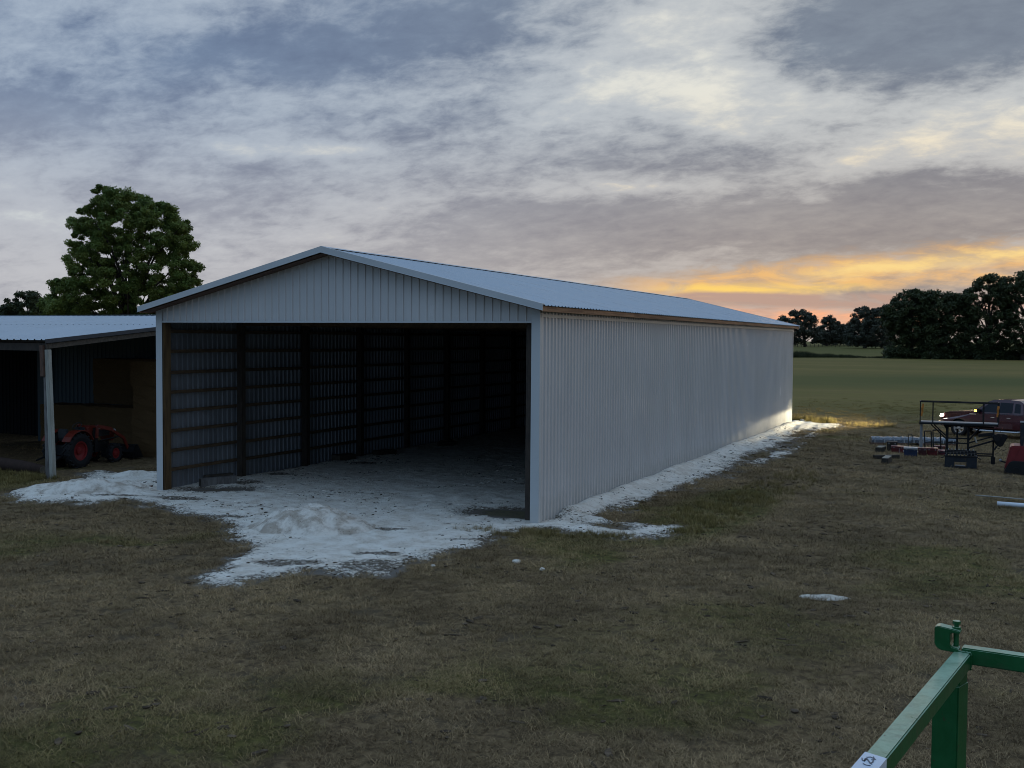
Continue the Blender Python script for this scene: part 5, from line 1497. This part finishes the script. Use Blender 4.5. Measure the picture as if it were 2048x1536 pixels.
def tree(name, label, outline, D, trunk_u, n_clumps, per, leaf, clump_px, mat, seed, group=None, base_v=None, thick=1.0, trunk_r=0.35, low_u=None):
    """outline: silhouette in photo pixels at depth D; the crown is filled as a volume whose depth follows its width"""
    rg = np.random.default_rng(seed)
    poly = np.array(outline, float)
    k = D / FPX
    lo, hi = poly.min(0), poly.max(0)
    got = []
    while len(got) < n_clumps:
        p = lo + (hi - lo) * rg.random((200, 2)); s = -in_poly(p, poly)
        ok = s > clump_px * 0.3
        for (u, v), sd in zip(p[ok], s[ok]):
            if rg.random() < 0.55 + 0.45 * math.exp(-sd / (clump_px * 2.0)): got.append((u, v, sd, rg.uniform(-1, 1)))
    got = np.array(got[:n_clumps])
    wmax = (hi[0] - lo[0]) / 2
    u, v, sd, q = got.T
    depth = q * np.sqrt(np.clip(1 - (1 - np.clip(sd / wmax, 0, 1)) ** 2, 0.02, 1)) * wmax * k * thick
    bx, by = apx(trunk_u, D)
    bz = float(ground_h(bx, by))
    X_ = np.array([apx(a, D) for a in u]); fdir = np.array([_F.x, _F.y]) / math.hypot(_F.x, _F.y)
    C_ = np.stack([X_[:, 0] + fdir[0] * depth - bx, X_[:, 1] + fdir[1] * depth - by, np.array([zpx(b, D, a) for a, b in zip(u, v)]) - bz], 1)
    R3 = clump_px * k * (0.55 + 0.9 * rg.random(n_clumps))
    t = thing(name, label, 'tree' if 'bush' not in name else 'bush', (bx, by, bz), 0, group)
    V, F_, sh = leaf_cloud(C_, R3, per, leaf, rg)
    me = np_mesh('crown', V, F_, mat, {'shade': sh})
    put('crown', me, t)
    # trunk with limbs reaching into the clumps
    mb = MB(); top = C_[:, 2].max(); cx, cy = C_[:, 0].mean(), C_[:, 1].mean()
    zt = top * 0.72
    pts = [Vector((cx * f_ * 0.8 + 0.15 * math.sin(f_ * 7 + seed), cy * f_ * 0.8, -0.3 + zt * f_)) for f_ in (0, 0.12, 0.3, 0.5, 0.75, 1.0)]
    mb.tube(pts, [trunk_r * x for x in (1.35, 1.0, 0.85, 0.65, 0.38, 0.12)], 9)
    order = rg.permutation(n_clumps)[: min(26, n_clumps)]
    for j in order:
        c = Vector(C_[j]); f_ = min(0.9, max(0.22, (c.z / zt) * 0.62)); i = f_ * 5; i0 = int(i)
        s = pts[min(i0, 4)].lerp(pts[min(i0 + 1, 5)], i - i0)
        m_ = s.lerp(c, 0.5) + Vector((0, 0, 0.12 * (c - s).length))
        mb.tube([s, m_, c], [trunk_r * 0.38, trunk_r * 0.22, trunk_r * 0.06], 5, caps=False)
    mb.build('trunk', M['bark'], t, smooth=True)
    return t

tree('shade_tree', 'big leafy green tree standing behind the shed roof left of the barn',
     [(196, 380), (215, 376), (225, 388), (262, 384), (300, 398), (318, 402), (330, 415), (352, 415), (362, 435), (352, 452), (386, 440), (392, 462), (372, 474), (392, 478), (390, 505), (372, 512), (378, 520),
      (402, 532), (404, 545), (385, 546), (400, 562), (398, 580), (360, 640), (110, 640), (112, 578), (108, 566), (122, 556), (140, 566), (150, 540), (136, 535), (140, 510), (134, 495), (150, 486), (158, 468), (150, 455), (152, 441), (170, 445), (164, 420), (185, 420), (200, 405)],
     78, 262, 950, 175, 0.20, 9.8, M['leaf_near'], 3, thick=0.9, trunk_r=0.34)
tree('bush', 'mid green bush between the big tree and the far left tree', [(86, 640), (88, 605), (100, 598), (112, 592), (125, 600), (160, 592), (180, 640)], 84, 120, 130, 120, 0.28, 9, M['leaf_near'], 5, trunk_r=0.15)
tree('shade_tree', 'small dark tree at the far left above the shed roof', [(-10, 640), (4, 617), (18, 603), (35, 596), (48, 585), (70, 584), (85, 600), (95, 615), (100, 640)], 150, 50, 130, 90, 0.42, 7, M['leaf_far'], 6, trunk_r=0.3)
TG = 'dark trees beyond the field'
tree('oak_tree', 'distant dark tree just past the far barn corner', [(1553, 640), (1562, 634), (1574, 626), (1588, 622), (1605, 621), (1620, 626), (1632, 640), (1634, 655), (1642, 674), (1622, 689), (1556, 691)], 430, 1610, 220, 70, 0.85, 5.5, M['leaf_hazed'], 11, TG, thick=0.8, trunk_r=0.6)
tree('oak_tree', 'distant dark tree with a forked trunk in the gap of the sunset', [(1628, 660), (1640, 650), (1646, 637), (1658, 632), (1670, 637), (1678, 648), (1692, 650), (1706, 662), (1704, 684), (1660, 686), (1626, 688)], 450, 1651, 260, 70, 0.85, 5.2, M['leaf_hazed'], 12, TG, thick=0.8, trunk_r=0.55)
tree('oak_tree', 'distant dark tree right of the sunset gap with sky showing through its left side', [(1684, 676), (1692, 660), (1694, 645), (1704, 640), (1702, 628), (1710, 618), (1726, 614), (1736, 622), (1750, 615), (1764, 612), (1778, 620), (1784, 694), (1752, 697), (1686, 690)], 400, 1727, 280, 70, 0.85, 6, M['leaf_hazed'], 13, TG, thick=0.8, trunk_r=0.6)
tree('oak_tree', 'low wide dark tree far behind the sunset gap joining its neighbours', [(1636, 690), (1640, 668), (1664, 655), (1690, 650), (1712, 646), (1745, 640), (1786, 636), (1790, 696)], 470, 1715, 260, 70, 0.9, 5.5, M['leaf_hazed'], 18, TG, thick=0.4, trunk_r=0.5)
tree('oak_tree', 'dark tree at the left end of the big near tree mass', [(1757, 622), (1764, 612), (1778, 606), (1790, 592), (1808, 583), (1828, 580), (1846, 588), (1858, 610), (1866, 660), (1862, 712), (1780, 718), (1768, 708), (1772, 698), (1782, 690), (1776, 670), (1762, 650)], 288, 1822, 420, 80, 0.7, 8, M['leaf_far'], 14, TG, thick=0.8, trunk_r=0.6)
tree('oak_tree', 'dark tree in the middle of the big near tree mass', [(1836, 600), (1852, 585), (1872, 580), (1890, 588), (1912, 590), (1930, 600), (1940, 650), (1936, 714), (1850, 718), (1842, 660)], 284, 1888, 420, 80, 0.7, 8, M['leaf_far'], 15, TG, thick=0.8, trunk_r=0.6)
tree('oak_tree', 'tall dark tree with sky gaps near the right edge', [(1926, 610), (1918, 598), (1930, 580), (1948, 566), (1958, 553), (1976, 549), (1992, 552), (2004, 565), (2014, 600), (2016, 660), (2008, 704), (1968, 716), (1938, 700), (1930, 650)], 280, 1975, 300, 80, 0.7, 8, M['leaf_far'], 16, TG, thick=0.75, trunk_r=0.65)
tree('oak_tree', 'tallest dark tree cut by the right edge of the view', [(1996, 575), (2010, 560), (2026, 551), (2044, 545), (2070, 540), (2098, 552), (2112, 600), (2110, 680), (2070, 712), (2014, 706), (2006, 640)], 276, 2045, 320, 80, 0.7, 8, M['leaf_far'], 17, TG, thick=0.75, trunk_r=0.65)
for i, (a, b, D, lb) in enumerate([(1772, 1850, 287, 'low dark bush under the left end of the tree mass'), (1850, 1950, 283, 'low dark bush under the middle of the tree mass'), (1945, 2060, 279, 'low dark bush under the tall trees near the right edge')]):
    tree('bush', lb, [(a - 6, 722), (a, 706), (a + 20, 700), ((a + b) / 2, 704), (b - 10, 700), (b + 5, 722)], D, (a + b) / 2, 90, 90, 0.7, 7, M['leaf_far'], 30 + i, 'bushes under the far trees', thick=0.4, trunk_r=0.2)

# far pasture fence
def fence():
    D = 425
    p, q = Vector((*apx(1560, D), 0)), Vector((*apx(1780, D - 4), 0))
    t = thing('pasture_fence', 'faint post and rail fence across the pasture below the distant trees', 'fence', (p.x, p.y, 0))
    n = 26; d = q - p
    pts = [(d * (i / n)) + Vector((0, 0, float(ground_h(*(p + d * (i / n)).xy)))) for i in range(n + 1)]
    for v in pts: MB().box(v.x - 0.08, v.x + 0.08, v.y - 0.08, v.y + 0.08, v.z - 0.2, v.z + 1.05).build('post', M['dark_wood'], t)
    for h in (0.45, 0.95):
        mb = MB()
        for a, b in zip(pts[:-1], pts[1:]): mb.bar(a + Vector((0, 0, h)), b + Vector((0, 0, h)), 0.06, 0.10)
        mb.build('rail', M['dark_wood'], t)
fence()

# ------------------------------------------------------------------ grass: real blades, spread as stuff
def blade_mat():
    m, t, b = new_mat('grass_blades')
    tint = t.attr('tint', 'INSTANCER', 'Color'); sh = t.attr('shade')
    k = t.lr(sh, 0, 1, 0.55, 1.55)
    col = t.mix(1.0, tint, t.xyz(k, k, k), 'MULTIPLY')
    t.put(b.inputs['Base Color'], col); b.inputs['Roughness'].default_value = 0.85; b.inputs['Specular IOR Level'].default_value = 0.1
    return m
M['blades'] = blade_mat()

def tuft(n, rad, hlo, hhi, lean, width, seed):
    rg = np.random.default_rng(seed); V, F_, sh = [], [], []
    for i in range(n):
        a = rg.uniform(0, 2 * math.pi); r = rad * math.sqrt(rg.random()); x, y = r * math.cos(a), r * math.sin(a)
        L_ = rg.uniform(hlo, hhi); b = rg.uniform(0, 2 * math.pi); ln = np.clip(rg.normal(lean, 0.25), 0.05, 1.5)
        dx, dy = math.cos(b), math.sin(b); px, py = -dy * width * 0.5, dx * width * 0.5
        z0 = rg.uniform(0.0, 0.012)
        m_ = (x + dx * L_ * 0.5 * math.sin(ln * 0.8), y + dy * L_ * 0.5 * math.sin(ln * 0.8), z0 + L_ * 0.5 * math.cos(ln * 0.8))
        e = (m_[0] + dx * L_ * 0.5 * math.sin(min(ln * 1.25, 1.65)), m_[1] + dy * L_ * 0.5 * math.sin(min(ln * 1.25, 1.65)), m_[2] + L_ * 0.5 * math.cos(min(ln * 1.25, 1.65)))
        o = len(V)
        V += [(x - px, y - py, z0), (x + px, y + py, z0), (m_[0] + px * 0.8, m_[1] + py * 0.8, m_[2]), (m_[0] - px * 0.8, m_[1] - py * 0.8, m_[2]), e]
        F_ += [(o, o + 1, o + 2, o + 3), (o + 3, o + 2, o + 4)]
        s = rg.random() ** 1.3; sh += [s * 0.8, s * 0.8, s, s, s]
    me = bpy.data.meshes.new('tuft'); me.from_pydata(V, [], F_)
    at = me.attributes.new('shade', 'FLOAT', 'POINT'); at.data.foreach_set('value', np.array(sh, np.float32))
    me.materials.append(M['blades']); me.update(); return me

def scatter(name, P3, kind_idx, scl, rotz, tint, protos):
    """point cloud mesh + geometry nodes that put one tuft on every point"""
    me = bpy.data.meshes.new(name); me.vertices.add(len(P3)); me.vertices.foreach_set('co', np.ascontiguousarray(P3, np.float32).ravel())
    def at(n, ty, data, field='value'):
        a = me.attributes.new(n, ty, 'POINT'); a.data.foreach_set(field, np.ascontiguousarray(data).ravel())
    at('pick', 'INT', kind_idx.astype(np.int32)); at('scl', 'FLOAT', scl.astype(np.float32))
    rot = np.zeros((len(P3), 3), np.float32); rot[:, 2] = rotz; at('rot', 'FLOAT_VECTOR', rot, 'vector')
    c4 = np.ones((len(P3), 4), np.float32); c4[:, :3] = tint; at('tint', 'FLOAT_COLOR', c4, 'color')
    me.update()
    o = put(name, me); o['kind'] = 'stuff'
    col = bpy.data.collections.new(name + '_tufts')
    for i, pm_ in enumerate(protos):
        po = bpy.data.objects.new('tuft%02d' % i, pm_); col.objects.link(po)
    ng = bpy.data.node_groups.new(name, 'GeometryNodeTree')
    ng.interface.new_socket('Geometry', in_out='INPUT', socket_type='NodeSocketGeometry'); ng.interface.new_socket('Geometry', in_out='OUTPUT', socket_type='NodeSocketGeometry')
    N, Lk = ng.nodes, ng.links
    gi, go = N.new('NodeGroupInput'), N.new('NodeGroupOutput')
    iop = N.new('GeometryNodeInstanceOnPoints'); ci = N.new('GeometryNodeCollectionInfo'); ci.inputs['Collection'].default_value = col
    ci.inputs['Separate Children'].default_value = True; ci.inputs['Reset Children'].default_value = True
    m2p = N.new('GeometryNodeMeshToPoints')
    def na(n, ty):
        x = N.new('GeometryNodeInputNamedAttribute'); x.data_type = ty; x.inputs[0].default_value = n; return x.outputs[0]
    Lk.new(gi.outputs[0], m2p.inputs[0]); Lk.new(m2p.outputs[0], iop.inputs['Points']); Lk.new(ci.outputs[0], iop.inputs['Instance'])
    iop.inputs['Pick Instance'].default_value = True
    Lk.new(na('pick', 'INT'), iop.inputs['Instance Index']); Lk.new(na('rot', 'FLOAT_VECTOR'), iop.inputs['Rotation']); Lk.new(na('scl', 'FLOAT'), iop.inputs['Scale'])
    Lk.new(iop.outputs[0], go.inputs[0])
    md = o.modifiers.new('tufts', 'NODES'); md.node_group = ng
    return o

def view_points(d0, d1, dens, rg, margin=1.12):
    """random ground points in the wedge the camera looks over"""
    half = math.tan(1024 / FPX) * 1.0
    half = 1024 / FPX * margin
    area = half * (d1 * d1 - d0 * d0)
    n = int(area * dens)
    d = np.sqrt(d0 * d0 + (d1 * d1 - d0 * d0) * rg.random(n)); s = (rg.random(n) * 2 - 1) * half * d
    f2 = np.array([-math.sin(YAW), math.cos(YAW)]); r2 = np.array([math.cos(YAW), math.sin(YAW)])
    return CX + f2[0] * d + r2[0] * s, CY + f2[1] * d + r2[1] * s, d

BROWN_A, BROWN_B = np.array([0.385, 0.268, 0.142]), np.array([0.165, 0.114, 0.062])
GREEN_A, GREEN_B = np.array([0.255, 0.195, 0.072]), np.array([0.125, 0.105, 0.038])
FIELD = np.array([0.215, 0.160, 0.048])
def tints(x, y, rg):
    g = np.clip(green_zone(x, y) * 0.85 + 0.25 * (fbm(x * 1.3, y * 1.3, 91, 3) - 0.5) + 0.12 * rg.normal(size=len(x)), 0, 1)[:, None]
    k = np.clip(fbm(x * 0.7, y * 0.7, 95, 5) * 2.0 - 0.5 + 0.25 * rg.normal(size=len(x)), 0, 1)[:, None]
    c = (BROWN_A * k + BROWN_B * (1 - k)) * (1 - g) + (GREEN_A * k + GREEN_B * (1 - k)) * g
    f_ = sstep(np.hypot(x - CX, y - CY), 42, 85)[:, None] * 0.8
    return c * (1 - f_) + FIELD * f_

def build_grass():
    rg = np.random.default_rng(99)
    protos = [tuft(46, 0.16, 0.05, 0.13, 1.25, 0.006, 1), tuft(46, 0.16, 0.05, 0.15, 1.35, 0.006, 2), tuft(40, 0.14, 0.04, 0.11, 0.95, 0.006, 3), tuft(46, 0.18, 0.06, 0.16, 1.4, 0.007, 4)]
    tall = [tuft(30, 0.10, 0.12, 0.28, 0.55, 0.008, 11), tuft(26, 0.08, 0.14, 0.34, 0.45, 0.008, 12)]
    protos += tall
    parts = []
    for d0, d1, dens, sc in ((10.5, 20, 62, 0.85), (20, 32, 36, 1.05), (32, 52, 15, 1.35), (52, 88, 6.5, 1.5)):
        x, y, d = view_points(d0, d1, dens, rg)
        inb = (x > -0.3) & (x < BW + 0.3) & (y > -0.1) & (y < BL + 0.3)
        shd = (x < EX + 0.5) & (y > 1.2) & (y < 12)
        c = lime_cover(x, y)
        clump = fbm(x * 2.1, y * 2.1, 101, 3)
        fade = rg.random(len(x)) < sstep(d, 88, 46)
        keep = fade & (~inb) & ~(shd & (rg.random(len(x)) < 0.85)) & ((c < 0.02) | (rg.random(len(x)) < 0.012)) & (clump + 0.35 * rg.random(len(x)) > 0.50)
        x, y, d = x[keep], y[keep], d[keep]
        parts.append((x, y, rg.integers(0, 4, len(x)), sc * (0.65 + 0.7 * rg.random(len(x))), tints(x, y, rg)))
    # taller weeds along the white spread and beside the barn
    def weeds(cx, cy, rx, ry, rot, n, s0, s1, g=1.0):
        a = rg.random(n) * 2 * np.pi; r = np.sqrt(rg.random(n)); u, v = np.cos(a) * r * rx, np.sin(a) * r * ry
        c_, s_ = math.cos(rot), math.sin(rot); x, y = cx + u * c_ - v * s_, cy + u * s_ + v * c_
        k = fbm(x * 1.5, y * 1.5, 111, 3) > 0.46
        x, y = x[k], y[k]
        t_ = tints(x, y, rg) * (1 - g) + (GREEN_A * 1.1 + (GREEN_B - GREEN_A) * rg.random(len(x))[:, None]) * g
        parts.append((x, y, rg.integers(4, 6, len(x)), s0 + (s1 - s0) * rg.random(len(x)), t_))
    weeds(15.6, 3.6, 0.9, 4.2, -0.05, 800, 0.35, 0.8); weeds(12.9, -1.15, 2.2, 0.45, 0.30, 380, 0.3, 0.7, 0.6); weeds(15.0, 0.2, 1.0, 0.35, 0.1, 160, 0.4, 0.9)
    weeds(16.3, 9.5, 0.9, 5.0, -0.03, 500, 0.3, 0.7, 0.7)
    weeds(13.4, 37.2, 1.6, 0.9, -0.3, 330, 0.7, 1.5); weeds(15.6, 36.2, 2.2, 0.7, -0.30, 170, 0.35, 1.0, 0.7)
    weeds(-7.6, -0.6, 3.0, 1.3, 0.1, 700, 0.4, 0.9, 0.95); weeds(-5.4, 0.4, 0.8, 0.4, 0, 160, 0.5, 1.0)
    x = np.concatenate([p[0] for p in parts]); y = np.concatenate([p[1] for p in parts])
    pk = np.concatenate([p[2] for p in parts]); sc = np.concatenate([p[3] for p in parts]); ti = np.concatenate([p[4] for p in parts])
    P3 = np.stack([x, y, ground_h(x, y) - 0.004], 1)
    print('tufts', len(x))
    scatter('grass', P3, pk, sc, rg.random(len(x)) * 6.283, ti, protos)
    # rank weeds along the field edge far away
    n = 900; u = 1570 + 230 * rg.random(n); D = 296 + 26 * (rg.random(n) - 0.3) * np.clip((1800 - u) / 200, 0.15, 1)
    q = np.array([apx(a, b) for a, b in zip(u, D)]); x, y = q[:, 0], q[:, 1]
    sc = (3.0 + 4.5 * fbm(u * 0.03, D * 0.0, 121, 3)) * np.clip((1790 - u) / 160, 0.35, 1)
    scatter('field_edge_weeds', np.stack([x, y, ground_h(x, y)], 1), rg.integers(0, 2, n), sc, rg.random(n) * 6.283, np.tile(np.array([0.045, 0.05, 0.024]), (n, 1)), tall)
build_grass()

def clod_proto(seed, long):
    rg = random.Random(seed); bm = bmesh.new(); bmesh.ops.create_icosphere(bm, subdivisions=1, radius=0.5)
    for v in bm.verts:
        k = rg.uniform(0.65, 1.2); v.co = Vector((v.co.x * k * long, v.co.y * k, v.co.z * k * 0.6))
    me = bpy.data.meshes.new('tuft'); bm.to_mesh(me); bm.free()
    a = me.attributes.new('shade', 'FLOAT', 'POINT'); a.data.foreach_set('value', np.array([rg.random() for _ in me.vertices], np.float32))
    me.materials.append(M['blades']); return me

def build_clods():
    rg = np.random.default_rng(5)
    n = 40000
    x, y = rg.uniform(-5, 17, n), rg.uniform(-9, 34, n)
    c = lime_cover(x, y)
    d = np.hypot(x - CX, y - CY)
    patch = fbm(x * 0.9, y * 0.9, 151, 4)
    edge = np.exp(-np.clip(c, 0, 9) / 0.5)
    keep = (c > -0.05) & (rg.random(n) < (0.015 + 0.9 * np.maximum(sstep(patch, 0.5, 0.66), edge * 0.8) + 0.7 * thinness(x, y))) & (y < 12 + 20 * (x > 12.3))
    keep &= ~((np.abs(x) < 0.35) | (np.abs(x - BW) < 0.25))
    x, y = x[keep], y[keep]; m = len(x)
    c = lime_cover(x, y)
    z = ground_h(x, y) + np.where(c > 0, lime_h(x, y) * sstep(c, 0, 0.22), 0) + 0.008
    dark = rg.random(m) < 0.62
    tint = np.where(dark[:, None], np.array([0.075, 0.055, 0.038]) * (0.6 + 0.9 * rg.random((m, 1))), np.array([0.72, 0.67, 0.58]) * (0.7 + 0.4 * rg.random((m, 1))))
    pick = np.where(rg.random(m) < 0.3, 2, rg.integers(0, 2, m))
    sc = (0.018 + 0.055 * rg.random(m) ** 3) * np.where(pick == 2, 0.5, 1.0) * (0.8 + d[keep] / 90)
    scatter('loose_stones', np.stack([x, y, z], 1), pick, sc, rg.random(m) * 6.283, tint, [clod_proto(1, 1.3), clod_proto(2, 1.7), clod_proto(3, 6.0)])
    # turned clods and dead stems in the dry grass
    x, y, d = view_points(10.5, 46, 9, rg)
    k = (lime_cover(x, y) < -0.1) & (fbm(x * 0.55, y * 0.55, 161, 4) + 0.25 * rg.random(len(x)) > 0.66) & ~((x > -0.3) & (x < BW + 0.3) & (y > -0.2)) & ~((x < -4) & (y > 1))
    x, y, d = x[k], y[k], d[k]; m = len(x)
    tint = np.array([0.085, 0.062, 0.042]) * (0.5 + 1.0 * rg.random((m, 1)))
    pick = np.where(rg.random(m) < 0.45, 2, rg.integers(0, 2, m))
    sc = (0.03 + 0.10 * rg.random(m) ** 2.5) * np.where(pick == 2, 0.45, 1.0)
    scatter('clods', np.stack([x, y, ground_h(x, y) + 0.012], 1), pick, sc, rg.random(m) * 6.283, tint, [clod_proto(4, 1.3), clod_proto(5, 1.7), clod_proto(6, 6.0)])
build_clods()
print('objects', len(S.objects))
